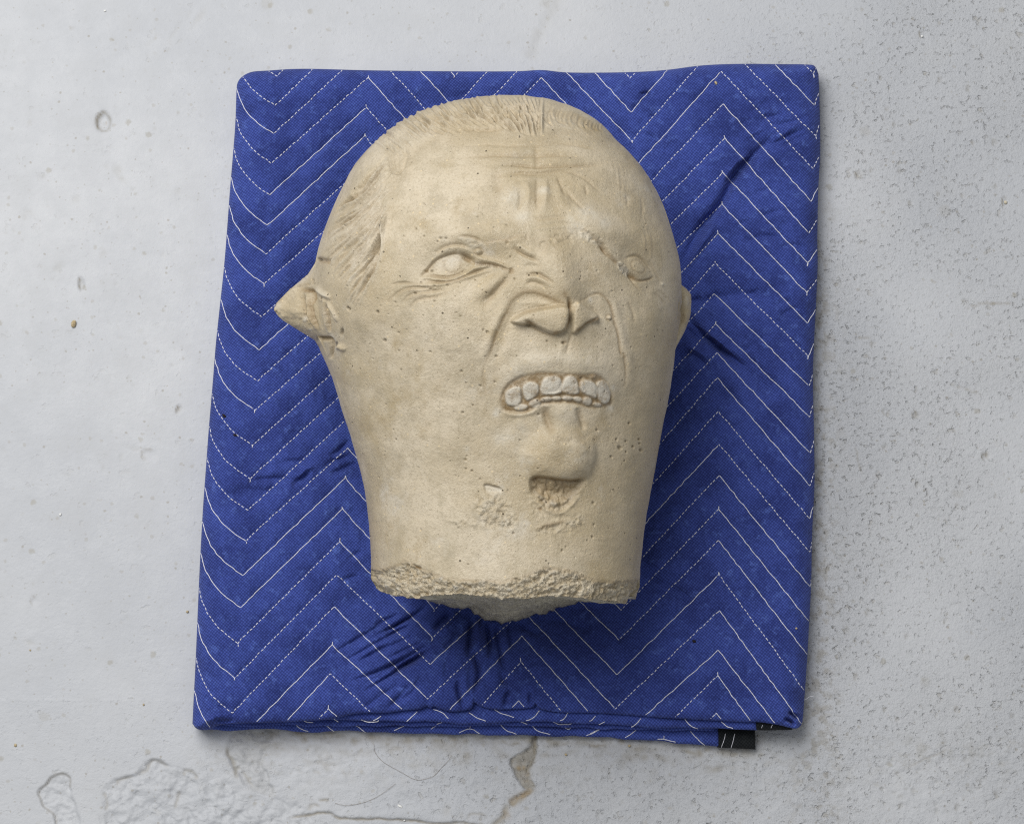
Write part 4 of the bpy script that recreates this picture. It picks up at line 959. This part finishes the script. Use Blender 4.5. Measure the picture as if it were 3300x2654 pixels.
    def on(poly, t):
        q, s = resample(smooth_poly(poly, 6), 3); i = int(np.clip(t, 0, 1)*(len(q)-1)); return tuple(q[i])
    # temple: long strands from the corner of the hairline down in front of the ear
    S = H1((985,560),(1000,640),(1012,760),(985,950),(950,1060)); Eo = H1((600,930),(520,1130),(470,1330),(560,1480),(640,1600),(700,1734),(775,1740))
    for k in range(96):
        t = (k+rg.uniform(-0.4, 0.4))/95
        a_, b_ = on(S, t**0.9), on(Eo, t)
        m = lerp(a_, b_, 0.5); bow = 14*(0.3+t)
        m = (m[0]+bow*rg.uniform(0.6, 1.3), m[1]+4)
        l0, l1 = (rg.uniform(0, 0.15), rg.uniform(0.75, 1.0)) if rg.random() < 0.7 else (rg.uniform(0.2, 0.5), 1.0)
        pl = smooth_poly([a_, m, b_], 8); n0, n1 = int(l0*len(pl)), int(l1*len(pl))
        if n1-n0 > 3:
            R.ridge(pl[n0:n1], rg.uniform(2.6, 3.8), rg.uniform(-3.0, -1.3), 'stain', rg.uniform(0.1, 0.38), n=1, taper=0.3)
            if k % 2 == 0: R.ridge([(x+6, y+2) for x, y in pl[n0:n1]], 4, 1.5, 'pale', 0.3, n=1, taper=0.15)
    for k in range(12):     # short vertical locks at the temple's corner
        x0 = 990+k*14
        R.ridge(H1((x0+rg.uniform(-4, 4), 415+8*k*0.8), (x0+8, 560), (x0*0.35+1045*0.65, 705)), 4.2, rg.uniform(-2.6, -1.0), 'stain', 0.1)
    R.blob(*H1((1060,385))[0], 20, 12, -30, 2.4)
    for k in range(16):     # fringe behind the temple
        t = k/15; a_ = H1((1150+60*k, 255-9*k))[0]; b_ = H1((1150+62*k+200, 345-2*k-18*math.sin(t*3)))[0]
        m = lerp(a_, b_, 0.5)
        R.ridge([a_, (m[0], m[1]-5+rg.uniform(-3, 3)), b_], 4.2, rg.uniform(-3.0, -1.3), 'stain', 0.22)
        R.ridge([(a_[0]+3, a_[1]+8), (m[0]+3, m[1]+3), (b_[0]+3, b_[1]+8)], 4.5, 1.3)
    for k in range(10):
        a_ = H1((1180+70*k, 330+10*math.sin(k)))[0]; b_ = H1((1300+76*k, 400-8*k))[0]
        R.ridge([a_, lerp(a_, b_, 0.5), b_], 4.2, rg.uniform(-1.9, -0.8), 'stain', 0.22)
    pk = H2((575,425))[0]
    HL = [(1290,535),(1326,498),(1375,466),(1435,441),(1496,421),(1556,413),(1609,417),(1657,429),(1700,442)]
    for k in range(70):
        t = 0.06+0.94*k/69; b_ = on(HL, t); an = math.radians(np.interp(t, [0, 0.5, 0.85, 1], [205, 212, 232, 255])+rg.uniform(-7, 7))
        ln = rg.uniform(60, 125); off_ = rg.uniform(0, 45)
        b2 = (b_[0]+off_*math.cos(an), b_[1]+off_*math.sin(an)); a2 = (b_[0]+(off_+ln)*math.cos(an+0.12), b_[1]+(off_+ln)*math.sin(an+0.12))
        m = lerp(a2, b2, 0.5); m = (m[0]+rg.uniform(-3, 3), m[1]-rg.uniform(2, 7))
        R.ridge([a2, m, b2], rg.uniform(3.0, 4.4), rg.uniform(-2.0, -0.8)*(0.55+0.45*min(1, t*2.5)), 'stain', rg.uniform(0.03, 0.16), taper=0.4)
        R.ridge([(a2[0]+5, a2[1]-5), (m[0]+5, m[1]-5), (b2[0]+5, b2[1]-4)], 4, rg.uniform(0.4, 1.1)*(0.5+0.5*min(1, t*2.5)), 'pale', 0.2, taper=0.4)
    for k in range(22):     # strands sweeping down to the peak
        t = k/21
        a_ = H2((-140+35*k, 190-95*math.sin(min(1, t*1.25)*1.6)+rg.uniform(-6, 6)))[0]
        b_ = lerp(pk, H2((330, 345))[0], (1-t)*rg.uniform(0.5, 1.0)) if t < 0.8 else (pk[0]+rg.uniform(-4, 12), pk[1]-rg.uniform(0, 10))
        m = lerp(a_, b_, 0.55); m = (m[0]+16*(1-t)+2, m[1]-9*(1-t))
        R.ridge([a_, m, b_], rg.uniform(3.2, 4.8), rg.uniform(-2.6, -1.1), 'stain', 0.22); R.ridge([(a_[0]+8, a_[1]), (m[0]+8, m[1]-1), (b_[0]+2, b_[1]-6)], 4.5, 1.6, 'pale', 0.2)
    for k in range(14):     # short curved tufts right of the peak
        x0 = 660+k*31+rg.uniform(-12, 12); y0 = 150+k*12+rg.uniform(-18, 18); sc_ = (1-0.035*k)*rg.uniform(0.7, 1.15)
        R.ridge(H2((x0+30*sc_, y0), (x0-2, y0+55*sc_), (x0+2, y0+110*sc_), (x0+38, y0+150*sc_)), 3.6, rg.uniform(-1.1, -0.2), 'stain', 0.22)
        R.ridge(H2((x0+44*sc_, y0), (x0+12, y0+55*sc_), (x0+16, y0+105*sc_), (x0+46, y0+140*sc_)), 4, rg.uniform(0.1, 0.7))
    for k in range(26):     # fine lines on the right side of the skull
        x0 = rg.uniform(1150, 1560); y0 = 500+(x0-1150)*2.0+rg.uniform(-100, 100)
        R.ridge(H2((x0, y0), (x0+25, y0+110), (x0+35, y0+230)), 2.6, rg.uniform(-0.28, 0.28), 'stain', 0.12)
    # ---- forehead wrinkles
    for p, ww, h, s_ in ((H2((-40,475),(150,455),(400,470),(640,460),(900,470)), 4.5, -0.8, 0.1), (H2((-60,560),(200,545),(560,545),(800,552),(980,570)), 5, -1.1, 0.22), (H2((280,622),(420,622),(570,640),(760,636),(950,632),(1090,628)), 5, -1.4, 0.35), (H2((300,705),(440,690),(570,695),(760,668),(960,655)), 5, -1.0, 0.2),
                         (H2((560,455),(570,560),(572,650)), 8, -0.8, 0.25), (H2((430,830),(438,900),(428,980)), 5, -1.1, 0.22), (H2((575,740),(570,860),(578,1000)), 6, -0.9, 0.2), (H2((730,710),(760,790),(800,890)), 6, -1.1, 0.2), (H2((775,800),(850,900),(955,1020)), 6, -1.0, 0.2), (H2((945,790),(965,840),(960,870)), 5, -0.9, 0.2),
                         (H2((760,665),(860,700),(960,750),(1080,850)), 4, -0.8, 0.2), (H2((1280,870),(1300,910),(1285,950)), 4, -0.6, 0.15), (H2((1400,880),(1418,960),(1415,1040)), 4, -0.6, 0.15), (H2((640,740),(640,850),(630,980)), 8, 0.8, 0.0), (H2((480,760),(500,850),(490,960)), 8, 0.7, 0.0), (H2((270,650),(250,750),(290,880)), 12, -0.8, 0.2),
                         (H2((650,440),(800,455),(960,490),(1090,520)), 3.5, -0.7, 0.15), (H2((540,1060),(700,1050),(820,1045)), 6, -0.6, 0.15)):
        R.ridge(p, ww*1.05, h*1.1, 'stain' if s_ else None, s_)
    for x0, y0, y1, h in ((1672,590,700,-2.0),(1700,570,690,1.8),(1728,560,700,-1.8),(1752,590,690,1.6),(1775,580,660,-1.6),(1800,600,690,1.4),(1835,620,700,-1.6),(1640,600,680,1.2)):
        R.ridge([(x0, y0), (x0+4, (y0+y1)/2), (x0+(x0-1740)*0.25, y1)], 11, h*0.5, None, taper=0.45)
    for y0, h in ((500,-1.1),(514,1.0),(531,-1.4),(546,1.2),(560,-1.1),(575,0.9)):
        R.ridge([(1560, y0+4), (1650, y0), (1740, y0+3), (1850, y0-2), (1940, y0+2)], 7, h*0.55, None, taper=0.45)
    for q, rr in (((380,880),34),((450,1050),26),((960,1030),40),((870,1060),30),((1090,1100),22),((880,1140),34),((620,840),20)): R.blob(*H2(q)[0], rr, rr*0.8, 0, 0, 1, 'pale', 0.6)
    for q, rr in (((480,690),26),((560,650),22),((640,760),18),((690,880),22),((705,960),14),((160,770),10),((650,620),30)): R.blob(*C5(q)[0], rr, rr*1.1, 0, 0, 1, 'pale', 0.55)
    # ---- left ear relief
    em = (e*bell).ravel(); R.d += np.where(R.ok, np.clip(em/6, 0, 1)*(1.8*fbm(f0x*0.035, f0y*0.035, 4, 0.6)+0.5*fbm(f0x*0.12, f0y*0.12, 3)), 0)
    R.ridge(E7((130,860),(260,760),(400,660),(480,620),(560,640)), 5, 2.6); R.ridge(E7((110,890),(250,745),(420,600),(640,545)), 4, -2.2, 'stain', 0.5)
    R.ridge(E7((470,625),(560,632),(640,650),(665,720),(655,820)), 6, -3.5, 'stain', 0.8); R.ridge(E7((560,660),(600,780),(610,940),(660,1080),(740,1190)), 6, 3.5); R.ridge(E7((640,700),(625,860),(650,990),(700,1120),(745,1195)), 5, -3.8, 'stain', 0.6)
    R.ridge(E7((520,680),(525,850),(560,1000),(640,1140)), 6, -2.2, 'stain', 0.4)
    R.ridge(E7((690,600),(790,690),(900,750)), 7, 3.5, 'pale', 0.5); R.ridge(E7((720,760),(800,780),(810,900),(825,1050),(860,1230)), 5, 2.9); R.ridge(E7((815,800),(850,1000),(870,1200)), 4, -3.2, 'stain', 0.55); R.ridge(E7((840,790),(920,920),(985,1060)), 5, 2.6, 'pale', 0.3)
    R.ridge(E7((690,1290),(800,1290),(880,1300),(905,1380)), 6, -4.2, 'stain', 0.6); R.ridge(E7((905,1320),(900,1450),(890,1560)), 5, -2.9, 'stain', 0.35); R.ridge(E7((940,1390),(1020,1400),(1080,1450)), 8, 2.9)
    R.ridge(E7((690,230),(760,240),(900,260)), 8, -2.6, 'stain', 0.55); R.ridge(E7((650,480),(640,560)), 5, -1.6, 'stain', 0.3)
    R.blob(*E7((530,1030))[0], 6, 10, -15, 0, 1, 'pale', 0.8); R.blob(*E7((618,1172))[0], 4, 4, 0, 0, 1, 'pale', 1.0); R.blob(*E7((195,860))[0], 6, 9, 20, 0.4, 1, 'pale', 0.7)
    # ---- right ear
    R.blob(*E8((890,960))[0], 11, 20, 0, 2.4, 1.4, 'pale', 0.6); R.ridge(E8((840,1080),(830,1180),(815,1280)), 4, 1.4); R.ridge(E8((850,1080),(862,1180),(850,1290)), 4, -1.6, 'stain', 0.5); R.ridge(E8((890,1100),(900,1200),(895,1270)), 4, 1.3)
    R.ridge(E8((835,880),(820,1000),(815,1120),(790,1300)), 4, -1.6, 'stain', 0.3)
    # ---- broken rim of the neck
    rim = [(1150,1838),(1196,1834),(1240,1832),(1289,1816),(1308,1806),(1335,1822),(1359,1834),(1405,1853),(1451,1867),(1521,1869),(1590,1871),(1620,1876),(1642,1868),(1706,1853),(1748,1832),(1799,1832),(1846,1839),(1892,1862),(1938,1874),(2008,1874),(2054,1870),(2110,1872)]
    yb = np.interp(f0x, [p[0] for p in rim], [p[1] for p in rim]) + 9*fbm(f0x*0.05, f0y*0.05+3, 4, 0.6)
    inb = sstep(-6, 10, f0y-yb)*R.ok
    dpt = np.minimum(np.maximum(f0y-yb, 0)/22.0, 1)
    R.d -= inb*(1.4+2.8*dpt)
    R.d += inb*(6.0*(0.35-np.abs(fbm(f0x*0.03, f0y*0.045, 4, 0.6)))+2.0*fbm(f0x*0.028, f0y*0.04, 5, 0.62)+1.0*fbm(f0x*0.16, f0y*0.16, 3))
    a_ = R.get('fresh'); a_[:] = np.maximum(a_, inb)
    R.ridge(rim, 4, -0.4, 'stain', 0.3, taper=0.02)
    R.ridge([(1329,1817),(1340,1826),(1360,1832)], 4, -2.5, 'stain', 1.0)
    for q, r in (((580,355),9),((1060,430),8),((190,405),7),((870,380),12),((680,420),9),((455,335),4),((250,425),4)):
        p = (1150+q[0]/2.156, 1700+q[1]/2.156); R.blob(*p, r, r*0.8, 0, 1.0, 1, 'pale', 1.0)
    P = P + N*R.get_d()[..., None]
    shr = 0.055*sstep(0.982, 1.0, v)[:, None]*(0.7+0.8*fbm(th*9, th*0+2.2, 4, 0.6))[None]
    P[..., 0] += (c[:, None]-P[..., 0])*shr; P[..., 2] += (zs[:, None]-P[..., 2])*shr*0.8
    # crumble the very edge
    jx = np.cumsum(np.r_[0, np.hypot(np.diff(Xe), np.diff(Ze))])
    jag = (fbm(jx*0.028, np.zeros(NC)+4.4, 6, 0.62)*7+(np.abs(fbm(jx*0.09+9, np.zeros(NC)+1.4, 3, 0.6))-0.25)*12)*(sstep(-0.1, -0.4, np.sin(th))*0.7+0.45)
    P[..., 1] -= sstep(0.965, 1.0, v)[:, None]*jag[None]*0.6
    attrs = {k: np.clip(a, 0, 1).reshape(NR, NC) for k, a in R.attr.items()}
    # underside and back: rough
    V = P.reshape(-1, 3).copy(); V[:NC] = P[0].mean(0)
    F = grid_faces(NR, NC, True)
    # end cap
    rimP = P[-1]; nring = 34
    cen = rimP.mean(0)
    caps = []
    for k in range(1, nring+1):
        t = k/nring
        q = rimP*(1-t)+cen*t
        q = q.copy(); 
        inn = min(1, t*4)
        q[:, 1] += 1.5*math.sin(min(t*2.2, 1)*math.pi/2) + inn*(6.0*fbm(q[:, 0]*0.035+3, q[:, 2]*0.09, 5, 0.6)+2.2*fbm(q[:, 0]*0.02, q[:, 2]*0.5, 3))
        caps.append(q)
    nb0 = len(V); V = np.vstack([V]+caps)
    prev = (NR-1)*NC+np.arange(NC)
    capF = []
    for k in range(nring):
        cur = nb0+k*NC+np.arange(NC)
        capF.append(np.stack([prev, cur, np.roll(cur, -1), np.roll(prev, -1)], -1)); prev = cur
    capF = np.vstack(capF)
    nF = len(F); F = np.vstack([F, capF])
    nv = len(V)
    full = {}
    for k, a in attrs.items():
        f = np.zeros(nv); f[:NR*NC] = a.ravel()
        f[nb0:] = 1.0 if k == 'core' else (0.25*0 if k != 'stain' else 0.08)
        full[k] = f
    # orientation: make faces point outwards
    cA, cB, cC = V[F[NR*NC//2][0]], V[F[NR*NC//2][1]], V[F[NR*NC//2][2]]
    g = np.cross(cB-cA, cC-cA)@(cA-np.array([c[NR//2], Yr[NR//2], zs[NR//2]]))
    if g < 0: F = F[:, ::-1]
    fn = np.cross(V[F[:, 2]]-V[F[:, 0]], V[F[:, 3]]-V[F[:, 1]])
    vn = np.zeros((nv, 3))
    for k in range(4):
        for ax in range(3): vn[:, ax] += np.bincount(F[:, k], fn[:, ax], nv)
    vn /= np.linalg.norm(vn, axis=1, keepdims=True)+1e-12
    # name the carved parts by where their faces lie
    lab = np.zeros(len(F), int)
    names = ['face']
    fxa, fya = fx.ravel(), fy.ravel()
    def mark(poly, name):
        idx, sd = R.inside(np.asarray(poly, float), 2)
        sel = np.zeros(nv, bool); sel[idx[sd > 0]] = True
        m = sel[F].all(1) & (lab == 0)
        if name in ('tooth',): m = sel[F].all(1)
        names.append(name); lab[m] = len(names)-1
    hv = np.zeros(nv, bool)
    hl = smooth_poly(hairline, 4)
    hp = np.vstack([hl, [(2010,380),(1700,250),(1400,250),(1050,500),(950,760),(1010,840),(1060,900),(1110,985)]])
    def mark_v(sel, name):
        m = sel[F].all(1) & (lab == 0); names.append(name); lab[m] = len(names)-1
    sel = np.zeros(nv, bool); sel[:NR*NC] = earL.ravel(); mark_v(sel, 'ear')
    sel = np.zeros(nv, bool); sel[:NR*NC] = earR.ravel(); mark_v(sel, 'ear')
    mark(hp, 'hair')
    mark(smooth_poly(eyeL, 4, True), 'eye')
    mark(smooth_poly(A((1650,285),(1730,262),(1790,288),(1840,350),(1868,405),(1840,428),(1780,441),(1740,430),(1690,370)), 4, True), 'eye')
    mark(A((830,640),(890,560),(950,530),(1020,528),(1100,550),(1180,560),(1240,540),(1290,575),(1430,530),(1485,538),(1532,592),(1552,660),(1550,705),(1450,725),(1300,805),(1160,815),(930,748),(850,730)), 'nose')
    for tp in teeth_u+teeth_l: mark(smooth_poly(tp, 4, True), 'tooth')
    mark(smooth_poly(mouth, 3, True), 'mouth')
    mark([(1600,1330),(1900,1330),(1915,1474),(1880,1548),(1713,1548),(1690,1460)], 'chin')
    bv = np.zeros(nv, bool); bv[nb0:] = True; bv[:NR*NC] |= (inb > 0.5); bv[(NR-1)*NC:NR*NC] = True
    mark_v(bv, 'broken_neck')
    for li, nm in enumerate(names):
        Fs = F[lab == li]
        if not len(Fs): continue
        u, inv = np.unique(Fs.ravel(), return_inverse=True)
        o = make_mesh(nm, V[u], inv.reshape(-1, 4), STONE, HEAD, {k: a[u] for k, a in full.items()}, normals=vn[u])
        if nm == 'ear': o['label'] = 'large pointed ear standing out sideways' if li == 1 else 'small ear seen edge-on'
        if nm == 'broken_neck': o['label'] = 'rough broken end of the neck'
build_head()

# ------------------------------------------------------------------ small things lying about
def grain(name, fx, fy, size, col, label, cat, z=0.0, group=None, stretch=1.0, ang=0.0, seed=0):
    rg = np.random.default_rng(100+seed)
    u = np.linspace(0, np.pi, 9); v = np.linspace(0, 2*np.pi, 13)[:-1]
    uu, vv = np.meshgrid(u, v, indexing='ij')
    S = np.stack([np.sin(uu)*np.cos(vv), np.sin(uu)*np.sin(vv), np.cos(uu)], -1)
    k = 1+0.28*vnoise(S[..., 0]*1.7+seed*3.3, S[..., 1]*1.7+S[..., 2]*2.1)
    k[0] = k[0].mean(); k[-1] = k[-1].mean()
    S = S*k[..., None]*size*np.array([1, stretch, 0.75])
    c, s = math.cos(ang), math.sin(ang)
    S = np.stack([S[..., 0]*c-S[..., 1]*s, S[..., 0]*s+S[..., 1]*c, S[..., 2]], -1)
    X, Y = unproject(fx, fy, z)
    S = S.reshape(-1, 3)
    S[:, 2] -= S[:, 2].min()
    o = make_mesh(name, S, grid_faces(9, 12, True)[:, ::-1], col)
    o.location = (float(X)*MM, float(Y)*MM, (z-0.5)*MM)
    tag(o, label, cat, group)
TAN = plain_material('tan_grit', (0.40, 0.31, 0.18), (0.58, 0.49, 0.32))
PALE = plain_material('white_grit', (0.72, 0.72, 0.70), (0.88, 0.88, 0.86))
SAND = plain_material('pale_sand_grit', (0.50, 0.45, 0.33), (0.66, 0.61, 0.50))
HAIRM = plain_material('brown_hair_fibre', (0.17, 0.125, 0.075), (0.24, 0.18, 0.11), 900, 0.5)
LINT = plain_material('dark_lint', (0.012, 0.010, 0.012), (0.03, 0.02, 0.02), 900, 0.9)
grain('pebble', 238, 1045, 2.6, TAN, 'small tan pebble in a hollow of the floor left of the stone ear', 'pebble', 0.3, None, 1.5, -0.35, 1)
grain('grit_grain', 604, 1970, 1.3, TAN, 'orange-tan grain just left of the blanket edge, lower left', 'grit', 0, 'tan grit on the floor', seed=2)
grain('grit_grain', 50, 2400, 1.4, TAN, 'cream grain on the smooth floor above the flaked paint patch', 'grit', 0, 'tan grit on the floor', 1.2, 0.4, seed=3)
grain('grit_grain', 463, 2269, 1.0, TAN, 'tiny tan grain left of the blanket lower left corner', 'grit', 0, 'tan grit on the floor', seed=4)
grain('grit_grain', 97, 2094, 0.9, TAN, 'tiny tan grain near the far left photo border', 'grit', 0, 'tan grit on the floor', seed=5)
grain('grit_grain', 1824, 2430, 1.3, TAN, 'cream grain on the worn floor right of the crack', 'grit', 0, 'tan grit on the floor', seed=6)
grain('grit_grain', 2028, 2402, 1.3, TAN, 'cream grain close in front of the bottom fold', 'grit', 0, 'tan grit on the floor', seed=7)
grain('grit_grain', 3240, 653, 1.7, SAND, 'pale pebble in a pit on the far right floor', 'grit', -1.2, None, 1.2, seed=8)
grain('grit_grain', 2996-25, 118, 1.2, PALE, 'white grain in a pit at the upper right of the floor', 'grit', 0, None, seed=9)
grain('white_fleck', 338, 36, 1.2, PALE, 'white fleck on the floor near the top left corner', 'fleck', 0, 'white flecks on the floor', seed=10)
grain('white_fleck', 195, 1657, 1.3, PALE, 'white fleck alone on the floor at mid left', 'fleck', 0, 'white flecks on the floor', seed=11)
grain('white_fleck', 1290, 2597, 1.3, PALE, 'elongated white fleck below the curled brown hair', 'fleck', 0, 'white flecks on the floor', 2.2, 1.0, seed=12)
grain('white_fleck', 1303, 2642, 0.9, PALE, 'tiny white fleck on the crack at the bottom edge', 'fleck', 0, 'white flecks on the floor', seed=13)
def on_cloth(nm, fx, fy, s, m, label, cat, st=1.0, a=0.0, sd=0):
    z = float(blanket_z_fast(np.array([fx]), np.array([fy]))[0]); grain(nm, fx, fy, s, m, label, cat, z+0.3, None, st, a, sd)
on_cloth('lint_speck', 723, 1340, 1.4, LINT, 'dark lint speck on the blanket near its left edge', 'lint', 2.0, 1.0, 20)
on_cloth('lint_speck', 758, 1402, 1.2, LINT, 'dark lint speck lying lower and further from the left blanket edge', 'lint', 1.8, 1.3, 21)
on_cloth('lint_speck', 2237, 2065, 1.3, LINT, 'dark lint speck on the blanket right of the broken neck', 'lint', 1.5, 1.3, 22)
on_cloth('grit_grain', 2566, 2024, 1.0, TAN, 'cream grain resting on the blanket near its right edge', 'grit', 1, 0, 23)
on_cloth('grit_grain', 2307, 268, 1.2, TAN, 'orange grain on the blanket beside a stitch peak, upper right', 'grit', 1.6, 0.3, 24)
def strand(name, pts, rad, mat, label, cat, zs):
    q, s = resample(smooth_poly(pts, 8), 4)
    z = np.interp(s/s[-1], np.linspace(0, 1, len(zs)), zs)+0.25*np.sin(s*0.06)
    X, Y = unproject(q[:, 0], q[:, 1], z)
    V, F = tube(np.c_[X, Y, z], rad, 5)
    b = V.mean(0); b[2] = 0
    o = make_mesh(name, V-b, F, mat); o.location = tuple(b*MM); return tag(o, label, cat)
strand('hair_strand', [(1205,2395),(1208,2421),(1231,2450),(1260,2469),(1294,2487),(1327,2506),(1350,2512),(1379,2506),(1400,2497),(1422,2473),(1444,2450),(1456,2432)], 0.13, HAIRM, 'long curled brown hair on the floor in front of the blanket', 'hair', [1.6, 1.3, 1.6, 1.3])
strand('hair_strand', [(1079,2586),(1112,2593),(1157,2588),(1201,2573),(1238,2551),(1275,2523)], 0.12, HAIRM, 'shorter curved brown hair nearest the bottom edge', 'hair', [1.4, 1.6, 1.4])
o = strand('loose_thread', [(2588,2256),(2594,2252),(2601,2250),(2608,2244),(2622,2242)], 0.35, THREAD, 'loose white thread end', None, [14, 12, 9, 7]); mw = o.matrix_basis.copy(); o.parent = BL
